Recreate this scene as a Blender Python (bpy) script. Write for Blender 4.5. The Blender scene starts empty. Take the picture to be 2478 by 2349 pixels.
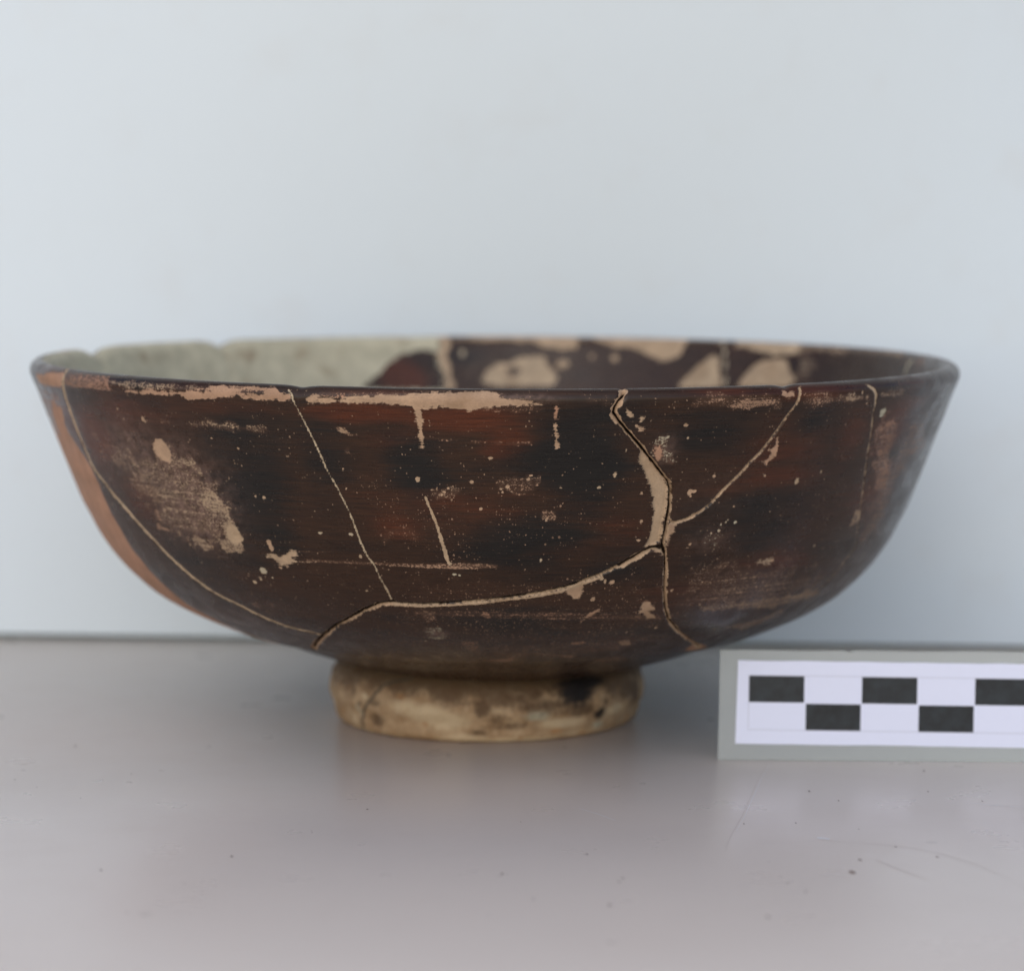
import bpy, math, random
import numpy as np
from mathutils import Vector, Matrix
R = math.radians
CM = 0.01                                   # everything below is written in centimetres

# tuning values
WALL_A = (-10.675, 9.093)
WALL_B = (11.007, 7.576)
CARD_A = (3.768, -4.17)
CARD_B = (8.895, -4.365)
EXPO = 0.03
EL = 31.0
AZ = 195.0
SUN_E = 1.3
SUN_C = (1.0, 0.85, 0.7)
SKY_S = 0.15
WALL_BOW = 1.8
WALL_COL = (0.675, 0.74, 0.76)
TABLE_COL = (0.725, 0.64, 0.56)
TABLE_SPEC = 0.32
CARD_PRINT = (0.29, 0.285, 11.4, 1.41, -0.0075)
CARD_SQ = (0.945, 0.455, 0.22, 0.245)

# ------------------------------------------------------------------ camera
scene = bpy.context.scene
col = scene.collection
cam_d = bpy.data.cameras.new('camera')
cam = bpy.data.objects.new('camera', cam_d)
col.objects.link(cam)
scene.camera = cam
cam.location = (0.30*CM, -52*CM, 9.5*CM)
cam.rotation_euler = (R(90) - math.atan(707.5/6970.0), 0, 0)
cam_d.sensor_fit = 'HORIZONTAL'
cam_d.sensor_width = 36
cam_d.lens = 36*6970.0/2478.0
cam_d.clip_start = 0.01
cam_d.clip_end = 50
cam_d.dof.use_dof = True
cam_d.dof.focus_distance = 0.444
cam_d.dof.aperture_fstop = 15

# ------------------------------------------------------------------ daylight
world = bpy.data.worlds.new('World')
scene.world = world
world.use_nodes = True
wn = world.node_tree
wn.nodes.clear()
SUN_EL, SUN_AZ = EL, AZ                # azimuth clockwise from +Y (the view direction)
sky = wn.nodes.new('ShaderNodeTexSky')
sky.sky_type = 'NISHITA'
sky.sun_disc = False
sky.sun_elevation = R(SUN_EL)
sky.sun_rotation = R(SUN_AZ)
sky.air_density = 1.0
sky.dust_density = 1.2
sky.ozone_density = 3.5
bg = wn.nodes.new('ShaderNodeBackground')
bg.inputs['Strength'].default_value = SKY_S
wo = wn.nodes.new('ShaderNodeOutputWorld')
wn.links.new(sky.outputs[0], bg.inputs[0])
wn.links.new(bg.outputs[0], wo.inputs[0])

sun_d = bpy.data.lights.new('sun', 'SUN')
sun_d.energy = SUN_E
sun_d.angle = R(120)
sun_d.color = SUN_C
sun = bpy.data.objects.new('sun', sun_d)
col.objects.link(sun)
dirv = Vector((math.sin(R(SUN_AZ))*math.cos(R(SUN_EL)), math.cos(R(SUN_AZ))*math.cos(R(SUN_EL)), math.sin(R(SUN_EL))))
sun.rotation_euler = dirv.to_track_quat('Z', 'Y').to_euler()
sun.location = dirv*2

scene.view_settings.view_transform = 'Standard'
scene.view_settings.look = 'None'
scene.view_settings.gamma = 1
scene.view_settings.exposure = EXPO

# ------------------------------------------------------------------ helpers
def tag(o, label=None, cat=None, kind=None):
    if label: o['label'] = label
    if cat: o['category'] = cat
    if kind: o['kind'] = kind

def link(name, me, mat=None, parent=None):
    o = bpy.data.objects.new(name, me)
    col.objects.link(o)
    if mat is not None: me.materials.append(mat)
    if parent is not None: o.parent = parent
    return o

def grid_mesh(name, P, closed_u=False, flip=False, attrs=None, uv=None, smooth=True):
    """P: (nu, nv, 3) array in cm -> quad mesh; attrs: name -> (nu, nv, 4)."""
    nu, nv = P.shape[:2]
    idx = np.arange(nu*nv).reshape(nu, nv)
    if closed_u: idx = np.vstack([idx, idx[:1]])
    F = np.stack([idx[:-1, :-1], idx[1:, :-1], idx[1:, 1:], idx[:-1, 1:]], -1).reshape(-1, 4)
    if flip: F = F[:, ::-1]
    return raw_mesh(name, P.reshape(-1, 3), F, {k: a.reshape(-1, 4) for k, a in (attrs or {}).items()},
                    None if uv is None else uv.reshape(-1, 2), smooth)

def raw_mesh(name, V, F, attrs=None, uv=None, smooth=True):
    me = bpy.data.meshes.new(name)
    me.vertices.add(len(V))
    me.vertices.foreach_set('co', (np.asarray(V, np.float32)*CM).ravel())
    k = F.shape[1]
    me.loops.add(F.size)
    me.loops.foreach_set('vertex_index', F.astype(np.int32).ravel())
    me.polygons.add(len(F))
    me.polygons.foreach_set('loop_start', np.arange(0, F.size, k, dtype=np.int32))
    me.polygons.foreach_set('loop_total', np.full(len(F), k, np.int32))
    if smooth: me.polygons.foreach_set('use_smooth', np.ones(len(F), bool))
    me.update(calc_edges=True)
    for nm, a in (attrs or {}).items():
        at = me.attributes.new(nm, 'FLOAT_COLOR', 'POINT')
        at.data.foreach_set('color', a.astype(np.float32).ravel())
    if uv is not None:
        at = me.attributes.new('surf', 'FLOAT_VECTOR', 'POINT')
        at.data.foreach_set('vector', np.hstack([uv, np.zeros((len(uv), 1))]).astype(np.float32).ravel())
    return me

class NT:
    """small node-graph writer"""
    def __init__(s, name):
        s.m = bpy.data.materials.new(name); s.m.use_nodes = True
        s.t = s.m.node_tree; s.t.nodes.clear()
        s.out = s.t.nodes.new('ShaderNodeOutputMaterial')
    def n(s, typ, **kw):
        nd = s.t.nodes.new(typ)
        for k, v in kw.items():
            if k.startswith('i_'): s.put(nd, k[2:], v)
            else: setattr(nd, k, v)
        return nd
    def put(s, nd, key, v):
        key = int(key) if key.isdigit() else key
        sock = nd.inputs[key]
        if isinstance(v, bpy.types.NodeSocket): s.t.links.new(v, sock)
        else: sock.default_value = v
    def math(s, op, a, b=0.0, c=None, clamp=False):
        nd = s.n('ShaderNodeMath', operation=op, use_clamp=clamp)
        s.put(nd, '0', a); s.put(nd, '1', b)
        if c is not None: s.put(nd, '2', c)
        return nd.outputs[0]
    def mix(s, f, a, b, typ='MIX'):
        nd = s.n('ShaderNodeMix', data_type='RGBA', blend_type=typ)
        s.put(nd, '0', f)
        for k, v in ((6, a), (7, b)):
            if isinstance(v, bpy.types.NodeSocket): s.t.links.new(v, nd.inputs[k])
            else: nd.inputs[k].default_value = (*v, 1)
        return nd.outputs[2]
    def noise(s, vec, scale, detail=3, rough=.55, dist=0.0):
        nd = s.n('ShaderNodeTexNoise')
        s.put(nd, 'Vector', vec); nd.inputs['Scale'].default_value = scale
        nd.inputs['Detail'].default_value = detail; nd.inputs['Roughness'].default_value = rough
        nd.inputs['Distortion'].default_value = dist
        return nd.outputs[0]
    def vmul(s, vec, v):
        nd = s.n('ShaderNodeVectorMath', operation='MULTIPLY'); s.put(nd, '0', vec)
        if isinstance(v, bpy.types.NodeSocket): s.put(nd, '1', v)
        else: nd.inputs[1].default_value = v
        return nd.outputs[0]
    def step(s, v, lo, hi):
        nd = s.n('ShaderNodeMapRange', interpolation_type='SMOOTHSTEP')
        s.put(nd, 'Value', v); nd.inputs['From Min'].default_value = lo; nd.inputs['From Max'].default_value = hi
        return nd.outputs[0]
    def attr(s, name):
        nd = s.n('ShaderNodeAttribute', attribute_type='GEOMETRY', attribute_name=name)
        return nd
    def rgb(s, colsock):
        nd = s.n('ShaderNodeSeparateColor'); s.put(nd, '0', colsock)
        return nd.outputs
    def bsdf(s, **kw):
        b = s.n('ShaderNodeBsdfPrincipled')
        for k, v in kw.items():
            k = k.replace('_', ' ')
            if isinstance(v, tuple): v = (*v, 1)
            s.put(b, k, v)
        s.t.links.new(b.outputs[0], s.out.inputs[0])
        return b
    def bump(s, h, strength, dist):
        nd = s.n('ShaderNodeBump'); s.put(nd, 'Height', h)
        nd.inputs['Strength'].default_value = strength; nd.inputs['Distance'].default_value = dist
        return nd.outputs[0]

# ------------------------------------------------------------------ materials
def glaze_material():
    m = NT('worn_black_glaze')
    sv = m.attr('surf').outputs['Vector']            # (round the bowl, along the profile) in cm
    c1 = m.attr('wear'); c2 = m.attr('tint')
    wh, ws, ck = m.rgb(c1.outputs['Color'])[:3]; gap = c1.outputs['Alpha']
    red, blk, dust_sheen = m.rgb(c2.outputs['Color'])[:3]; tone = c2.outputs['Alpha']
    strk = m.noise(m.vmul(sv, (0.45, 16, 1)), 1.0, 5, .62)
    strk2 = m.noise(m.vmul(sv, (1.6, 46, 1)), 1.0, 3, .6)
    fine = m.noise(m.vmul(sv, (1, 1.25, 1)), 25, 4, .72)
    vfine = m.noise(sv, 75, 2, .6)
    med = m.noise(sv, 9, 5, .6)
    big = m.noise(m.vmul(sv, (.38, 1.5, 1)), 0.8, 6, .58, .4)
    brown, redc, black = (0.0350, 0.0160, 0.0075), (0.080, 0.0210, 0.0070), (0.0115, 0.0095, 0.0075)
    k = m.math('MULTIPLY_ADD', m.math('SUBTRACT', big, .5), 1.5, red)
    k = m.math('MULTIPLY_ADD', m.math('SUBTRACT', strk, .5), 1.1, k)
    g = m.mix(m.step(k, .10, 1.1), brown, redc)
    k2 = m.math('MULTIPLY_ADD', m.math('SUBTRACT', big, .50), -2.2, m.math('MULTIPLY_ADD', blk, .8, .12))
    k2 = m.math('MULTIPLY_ADD', m.math('SUBTRACT', strk, .5), 1.0, k2)
    g = m.mix(m.step(k2, .10, 1.0), g, black)
    lum = m.math('MULTIPLY_ADD', m.math('SUBTRACT', strk2, .5), 2.0, 1.0)
    lum = m.math('MULTIPLY_ADD', m.math('SUBTRACT', vfine, .5), .9, lum)
    cl = m.n('ShaderNodeCombineXYZ'); [m.put(cl, str(i), lum) for i in range(3)]
    g = m.vmul(g, cl.outputs[0])
    # bare clay
    clay = m.mix(m.step(tone, 0, .5), (0.40, 0.215, 0.130), (0.43, 0.305, 0.190))
    clay = m.mix(m.step(tone, .5, 1), clay, (0.51, 0.465, 0.325))
    cv = m.math('MULTIPLY_ADD', m.math('SUBTRACT', m.noise(sv, 3.0, 5, .6), .5), .9, 1.0)
    cv = m.math('MULTIPLY_ADD', m.math('SUBTRACT', fine, .5), .75, cv)
    cc = m.n('ShaderNodeCombineXYZ'); [m.put(cc, str(i), cv) for i in range(3)]
    clay = m.vmul(clay, cc.outputs[0])
    clay = m.mix(m.math('MULTIPLY', m.step(m.noise(sv, 1.4, 4, .6), .52, .72), .55), clay, (0.24, 0.145, 0.075))
    # thinned glaze, a dusty film where it is rubbed, a painted sheen on the rim
    g = m.mix(m.math('MULTIPLY', m.step(ws, .25, .8), .22), g, (0.27, 0.14, 0.085))
    dn = m.math('MULTIPLY', dust_sheen, m.step(m.noise(sv, 6, 5, .65), .32, .68))
    g = m.mix(m.math('MULTIPLY', dn, .60), g, (0.27, 0.165, 0.125))
    # masks
    s1 = m.math('MULTIPLY_ADD', m.math('SUBTRACT', fine, .5), 1.5, ws)
    s1 = m.math('MULTIPLY_ADD', m.math('SUBTRACT', strk, .5), .75, s1)
    s1 = m.math('MULTIPLY_ADD', m.math('SUBTRACT', med, .5), .55, s1)
    ms = m.step(s1, .56, .72)
    wv = m.n('ShaderNodeVectorMath', operation='MULTIPLY_ADD')
    nz3 = m.n('ShaderNodeTexNoise'); m.put(nz3, 'Vector', sv); nz3.inputs['Scale'].default_value = 30
    m.put(wv, '0', nz3.outputs['Color']); wv.inputs[1].default_value = (.035, .035, 0); m.put(wv, '2', sv)
    for scl, prob, rad in ((9, .55, .15), (22, 1.1, .24)):
        vo = m.n('ShaderNodeTexVoronoi', feature='F1', voronoi_dimensions='2D'); m.put(vo, 'Vector', wv.outputs[0]); vo.inputs['Scale'].default_value = scl
        cr, cg, cb = m.rgb(vo.outputs['Color'])[:3]
        pk = m.math('LESS_THAN', cr, m.math('MULTIPLY', m.math('MULTIPLY', ws, m.step(m.noise(sv, 1.7, 3, .6), .35, .65)), prob))
        rr_ = m.math('MULTIPLY', m.math('MULTIPLY_ADD', m.math('MULTIPLY', cg, cg), 1.0, .25), rad)
        sp = m.math('MULTIPLY', pk, m.step(m.math('SUBTRACT', rr_, vo.outputs['Distance']), -.03, .06))
        ms = m.math('MAXIMUM', ms, m.math('MULTIPLY', sp, m.math('MULTIPLY_ADD', cb, .6, .35)))
    h1 = m.math('MULTIPLY_ADD', m.math('SUBTRACT', med, .5), 1.3, wh)
    h1 = m.math('MULTIPLY_ADD', m.math('SUBTRACT', fine, .5), .55, h1)
    h1 = m.math('MULTIPLY_ADD', m.math('SUBTRACT', strk2, .5), 1.0, h1)
    mh = m.math('MULTIPLY', m.step(h1, .42, .60), .96)
    e1 = m.math('MULTIPLY_ADD', m.math('SUBTRACT', fine, .5), .9, ck)
    e1 = m.math('MULTIPLY_ADD', m.math('SUBTRACT', med, .5), .9, e1)
    me_ = m.step(e1, .38, .62)
    mask = m.math('MAXIMUM', m.math('MAXIMUM', m.math('MULTIPLY', ms, .80), mh), me_)
    c = m.mix(mask, g, clay)
    c = m.mix(m.step(gap, .35, .65), c, (0.020, 0.010, 0.004))
    rough = m.math('MULTIPLY_ADD', mask, .42, m.math('MULTIPLY_ADD', m.step(m.noise(sv, 2.2, 4, .6), .3, .7), .17, m.math('MULTIPLY_ADD', strk, .16, .13)))
    h = m.math('ADD', m.math('MULTIPLY', strk, .5), m.math('MULTIPLY', strk2, .35))
    h = m.math('SUBTRACT', h, m.math('MULTIPLY', mask, .9))
    h = m.math('MULTIPLY_ADD', fine, .35, h)
    b = m.bsdf(Base_Color=c, Roughness=rough, IOR=1.37, Specular_IOR_Level=.5)
    m.put(b, 'Normal', m.bump(h, .55, 0.00006))
    return m.m

def foot_material():
    m = NT('unglazed_clay_foot')
    sv = m.attr('surf').outputs['Vector']
    c1 = m.attr('wear'); c2 = m.attr('tint')
    dark, blk, cream = m.rgb(c1.outputs['Color'])[:3]; line = c1.outputs['Alpha']
    och, grn, dust_sheen = m.rgb(c2.outputs['Color'])[:3]
    n1 = m.noise(sv, 3.2, 6, .62, .4); n2 = m.noise(sv, 11, 5, .6); n3 = m.noise(sv, 40, 3, .6)
    c = m.mix(m.step(n1, .3, .7), (0.330, 0.200, 0.098), (0.480, 0.330, 0.185))
    c = m.mix(m.math('MULTIPLY', m.step(n2, .5, .75), .5), c, (0.17, 0.10, 0.05))
    def amt(ch, w): return m.math('MULTIPLY', m.step(m.math('MULTIPLY_ADD', m.math('SUBTRACT', n2, .5), 0.9, ch), .08, .75), w)
    c = m.mix(amt(cream, .85), c, (0.60, 0.455, 0.275))
    c = m.mix(amt(grn, .8), c, (0.42, 0.38, 0.26))
    c = m.mix(amt(och, .75), c, (0.40, 0.19, 0.065))
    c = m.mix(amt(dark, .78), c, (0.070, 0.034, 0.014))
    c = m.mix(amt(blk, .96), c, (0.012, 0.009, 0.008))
    c = m.mix(m.step(line, .3, .7), c, (0.09, 0.068, 0.042))
    v = m.math('MULTIPLY_ADD', m.math('SUBTRACT', n3, .5), .5, 1.0)
    cc = m.n('ShaderNodeCombineXYZ'); [m.put(cc, str(i), v) for i in range(3)]
    c = m.vmul(c, cc.outputs[0])
    b = m.bsdf(Base_Color=c, Roughness=.72, Specular_IOR_Level=.3)
    m.put(b, 'Normal', m.bump(m.math('ADD', n2, m.math('MULTIPLY', n3, .4)), .6, 0.00025))
    return m.m

def sheet_material(name, base, spots, rough, mott):
    m = NT(name)
    co = m.n('ShaderNodeTexCoord').outputs['Object']
    a = m.noise(co, 6, 4, .55); b_ = m.noise(co, 60, 4, .6); f = m.noise(co, 1400, 2, .6)
    c = m.mix(m.step(a, .35, .68), base, tuple(x*y for x, y in zip(base, mott)))
    c = m.mix(m.math('MULTIPLY', m.step(b_, .50, .8), .10), c, (0.55, 0.47, 0.38))
    vo = m.n('ShaderNodeTexVoronoi', feature='F1'); m.put(vo, 'Vector', co); vo.inputs['Scale'].default_value = spots
    near = m.math('LESS_THAN', vo.outputs['Distance'], .045)
    pick = m.math('GREATER_THAN', m.rgb(vo.outputs['Color'])[0], .80)
    c = m.mix(m.math('MULTIPLY', m.math('MULTIPLY', near, pick), .15), c, (0.20, 0.16, 0.13))
    v = m.math('MULTIPLY_ADD', m.math('SUBTRACT', f, .5), .05, 1.0)
    cc = m.n('ShaderNodeCombineXYZ'); [m.put(cc, str(i), v) for i in range(3)]
    c = m.vmul(c, cc.outputs[0])
    r = m.math('MULTIPLY_ADD', m.math('SUBTRACT', b_, .5), .18, rough)
    bs = m.bsdf(Base_Color=c, Roughness=r, Specular_IOR_Level=TABLE_SPEC if "table" in name else .3)
    m.put(bs, 'Normal', m.bump(m.noise(co, 35, 3, .5), .25, 0.0004))
    return m.m

def plain(name, colr, rough=.5, nscale=300, namp=.2, spec=.4):
    m = NT(name)
    co = m.n('ShaderNodeTexCoord').outputs['Object']
    n = m.noise(co, nscale, 4, .6)
    v = m.math('MULTIPLY_ADD', m.math('SUBTRACT', n, .5), namp, 1.0)
    cc = m.n('ShaderNodeCombineXYZ'); [m.put(cc, str(i), v) for i in range(3)]
    rgbn = m.n('ShaderNodeRGB'); rgbn.outputs[0].default_value = (*colr, 1)
    m.bsdf(Base_Color=m.vmul(rgbn.outputs[0], cc.outputs[0]), Roughness=rough, Specular_IOR_Level=spec)
    return m.m

M_GLAZE = glaze_material()
M_FOOT = foot_material()
M_TABLE = sheet_material('white_table_paint', TABLE_COL, 45, .30, (.985, .975, .97))
M_WALL = sheet_material('white_backing_board_paint', WALL_COL, 16, .62, (.99, .985, .975))
M_PAPER = plain('white_card_paper', (0.74, 0.765, 0.89), .38, 900, .04, .35)
M_INK = plain('black_printed_ink', (0.013, 0.0175, 0.021), .40, 420, 3.0, .4)
M_RULE = plain('pale_grey_printed_rule', (0.50, 0.51, 0.58), .4, 300, .05)
M_SPECK = plain('dark_grit', (0.24, 0.18, 0.15), .8)
M_SCRATCH = plain('pale_scratch', (0.80, 0.79, 0.78), .35)
M_CREASE = plain('brown_hairline', (0.60, 0.52, 0.46), .4)

def film_material():
    m = NT('clear_laminating_film')
    co = m.n('ShaderNodeTexCoord').outputs['Object']
    n = m.noise(co, 120, 4, .6)
    b = m.n('ShaderNodeBsdfPrincipled')
    b.inputs['Base Color'].default_value = (0.66, 0.68, 0.67, 1)
    m.put(b, 'Roughness', m.math('MULTIPLY_ADD', n, .2, .22))
    t = m.n('ShaderNodeBsdfTransparent'); t.inputs[0].default_value = (0.93, 0.95, 0.92, 1)
    mx = m.n('ShaderNodeMixShader'); m.put(mx, '0', .33)
    m.t.links.new(t.outputs[0], mx.inputs[1]); m.t.links.new(b.outputs[0], mx.inputs[2])
    m.t.links.new(mx.outputs[0], m.out.inputs[0])
    return m.m
M_FILM = film_material()

# ------------------------------------------------------------------ table and backing board (the setting)
def box_bm(x0, x1, y0, y1, z0, z1):
    V = np.array([(x, y, z) for x in (x0, x1) for y in (y0, y1) for z in (z0, z1)], float)
    F = np.array([(0,1,3,2),(4,6,7,5),(0,4,5,1),(2,3,7,6),(0,2,6,4),(1,5,7,3)])
    return V, F

V, F = box_bm(-70, 70, -60, 40, -2.5, 0)
table = link('table', raw_mesh('table', V, F, smooth=False), M_TABLE)
tag(table, kind='structure')

# backing board: sheet with a bow made up to grade its light, standing at the back of the table on a hair-thin gap
WA, WB = np.array(WALL_A), np.array(WALL_B)      # two points of its foot line on the table
wd = (WB-WA)/np.linalg.norm(WB-WA); wnr = np.array([-wd[1], wd[0]])
us = np.linspace(-45, 70, 116); vs = np.linspace(0, 62, 40)
def board(u, v, back):
    back *= 5  # extra thickness added to keep the gap below dark
    q = min(abs(u-11)/11.0, 1.6)
    lift = min(v/16.0, 1.0)**.8
    bow = WALL_BOW*lift*(q*q if abs(u-11) < 17.6 else 2.56+3.2*(abs(u-11)/11.0-1.6))
    p = WA + wd*u + wnr*(bow+back+0.004*v)
    return (p[0], p[1], .11-.0011*u + v)
front = np.array([[board(u, v, 0) for v in vs] for u in us])
back = np.array([[board(u, v, .5) for v in vs] for u in us])
loop = np.concatenate([front, back[:, ::-1]], axis=1)
loop = np.concatenate([loop, loop[:, :1]], axis=1)
me = grid_mesh('wall', loop, flip=False, smooth=False)
wall = link('wall', me, M_WALL)
tag(wall, kind='structure')

# ------------------------------------------------------------------ bowl surface data
# traced on the pot: angle round the axis (degrees, -90 faces the camera), distance along the profile (cm)
CRACKS = [
  ('o', [(-150.75,9.018),(-149.75,8.927),(-149.62,8.783),(-150.49,8.59),(-151.04,8.408),(-151.12,8.142),(-151.24,7.801),(-151.03,7.584),(-150.86,7.344),(-150.28,7.107),(-148.47,6.916),(-147.22,6.734),(-144.89,6.496),(-142.97,6.226),(-141.19,5.964),(-139.45,5.726),(-138.2,5.54),(-135.84,5.204),(-133.77,4.929),(-130.51,4.687),(-126.79,4.344),(-123.97,4.103),(-120.41,3.986),(-118.56,3.866)], 0.034, 0.0, 0.02, 0.6),
  ('o', [(-128.23,2.839),(-122.38,3.437),(-117.79,3.939),(-114.19,4.317),(-111.17,4.565),(-108.46,4.814),(-105.76,5.006),(-103.37,5.074),(-99.56,5.06),(-95.92,5.116),(-91.49,5.177),(-87.99,5.265),(-84.55,5.337),(-81.05,5.454),(-78.57,5.593),(-76.12,5.728),(-73.73,5.904),(-72.16,6.039),(-71.1,6.142),(-69.76,6.205),(-68.81,6.161)], 0.03, 0.022, 0.07, 0.42),
  ('o', [(-103.59,5.082),(-103.92,5.32),(-104.47,5.568),(-105.0,5.83),(-105.82,6.046),(-106.22,6.244),(-106.72,6.549),(-106.9,6.673),(-107.47,6.924),(-108.4,7.294),(-109.13,7.512),(-109.74,7.828),(-110.26,8.072),(-110.91,8.324),(-111.3,8.521),(-111.72,8.683),(-111.93,8.829),(-112.37,8.896)], 0.013, 0.0, 0.014, 0.7),
  ('o', [(-75.76,8.982),(-76.27,8.8),(-76.82,8.632),(-76.88,8.54),(-75.86,8.354),(-74.69,8.176),(-73.43,7.99),(-72.0,7.76),(-70.64,7.55),(-69.28,7.345),(-68.93,7.229),(-68.69,6.947),(-68.69,6.692),(-68.68,6.411),(-68.7,6.237),(-68.12,6.08)], 0.034, 0.018, 0.08, 0.4),
  ('o', [(-68.33,6.668),(-67.74,6.636),(-66.17,6.693),(-64.56,6.808),(-63.37,6.939),(-62.01,7.177),(-61.14,7.302),(-60.09,7.453),(-59.01,7.654),(-57.81,7.825),(-56.78,8.047),(-55.89,8.27),(-55.08,8.494),(-54.47,8.636),(-54.32,8.768),(-54.13,8.896)], 0.026, 0.007, 0.03, 0.4),
  ('o', [(-68.25,6.158),(-67.85,5.984),(-67.35,5.69),(-66.69,5.334),(-65.36,4.892),(-63.62,4.545),(-60.35,4.163),(-56.02,3.744),(-47.07,3.029)], 0.034, 0.012, 0.05, 0.4),
  ('o', [(-43.02,8.867),(-41.87,8.751),(-40.98,8.54),(-40.78,8.369),(-39.78,8.009),(-38.96,7.605),(-37.87,7.202),(-36.52,6.789),(-34.77,6.276),(-32.33,5.833),(-33.25,5.601),(-34.73,5.006)], 0.008, 0.0, 0.01, 0.6),
  ('o', [(-43.02,8.867),(-42.23,8.807),(-41.57,8.707),(-40.98,8.54)], 0.028, 0.0, 0.01, 0.6),
  ('o', [(-128.23,2.839),(-122.38,3.437),(-117.79,3.939),(-114.19,4.317),(-111.17,4.565),(-108.46,4.814),(-105.76,5.006),(-103.57,5.092)], 0.055, 0.024, 0.07, 0.35),
  ('o', [(-103.45,5.025),(-99.62,5.011),(-95.96,5.059),(-91.5,5.121),(-87.99,5.21),(-84.52,5.274),(-81.0,5.393),(-78.51,5.534),(-76.05,5.669)], 0.022, 0.0, 0.0, 0.42),
  ('o', [(-75.76,8.982),(-76.27,8.8),(-76.82,8.632),(-76.88,8.54),(-76.4,8.447)], 0.065, 0.012, 0.04, 0.35),
  ('o', [(-73.9,5.873),(-72.43,5.993),(-71.17,6.112),(-70.06,6.183),(-68.97,6.193)], 0.055, 0.026, 0.07, 0.4),
  ('o', [(-97.78,7.113),(-97.5,6.984),(-97.0,6.791),(-96.59,6.603),(-96.27,6.419),(-95.96,6.209),(-95.61,5.979),(-95.37,5.932)], 0.026, 0.0, 0.012, 0.5),
  ('i', [(98.07,9.072),(97.84,9.306),(98.27,9.485),(98.33,9.663),(97.77,9.931),(97.22,10.234)], 0.085, 0.0, 0.01, 0.5),
  ('i', [(55.35,9.048),(54.08,9.457),(52.98,10.111)], 0.03, 0.0, 0.01, 0.85),
  ('i', [(160.65,9.271),(160.38,9.475),(158.97,9.694)], 0.05, 0.0, 0.03, 1.0),
  ('i', [(133.28,9.287),(132.93,9.568),(133.24,10.044)], 0.05, 0.0, 0.03, 0.9),
  ('i', [(12.44,9.256),(13.13,9.363),(13.31,9.502)], 0.03, 0.0, 0.01, 1.0),
]
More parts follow.
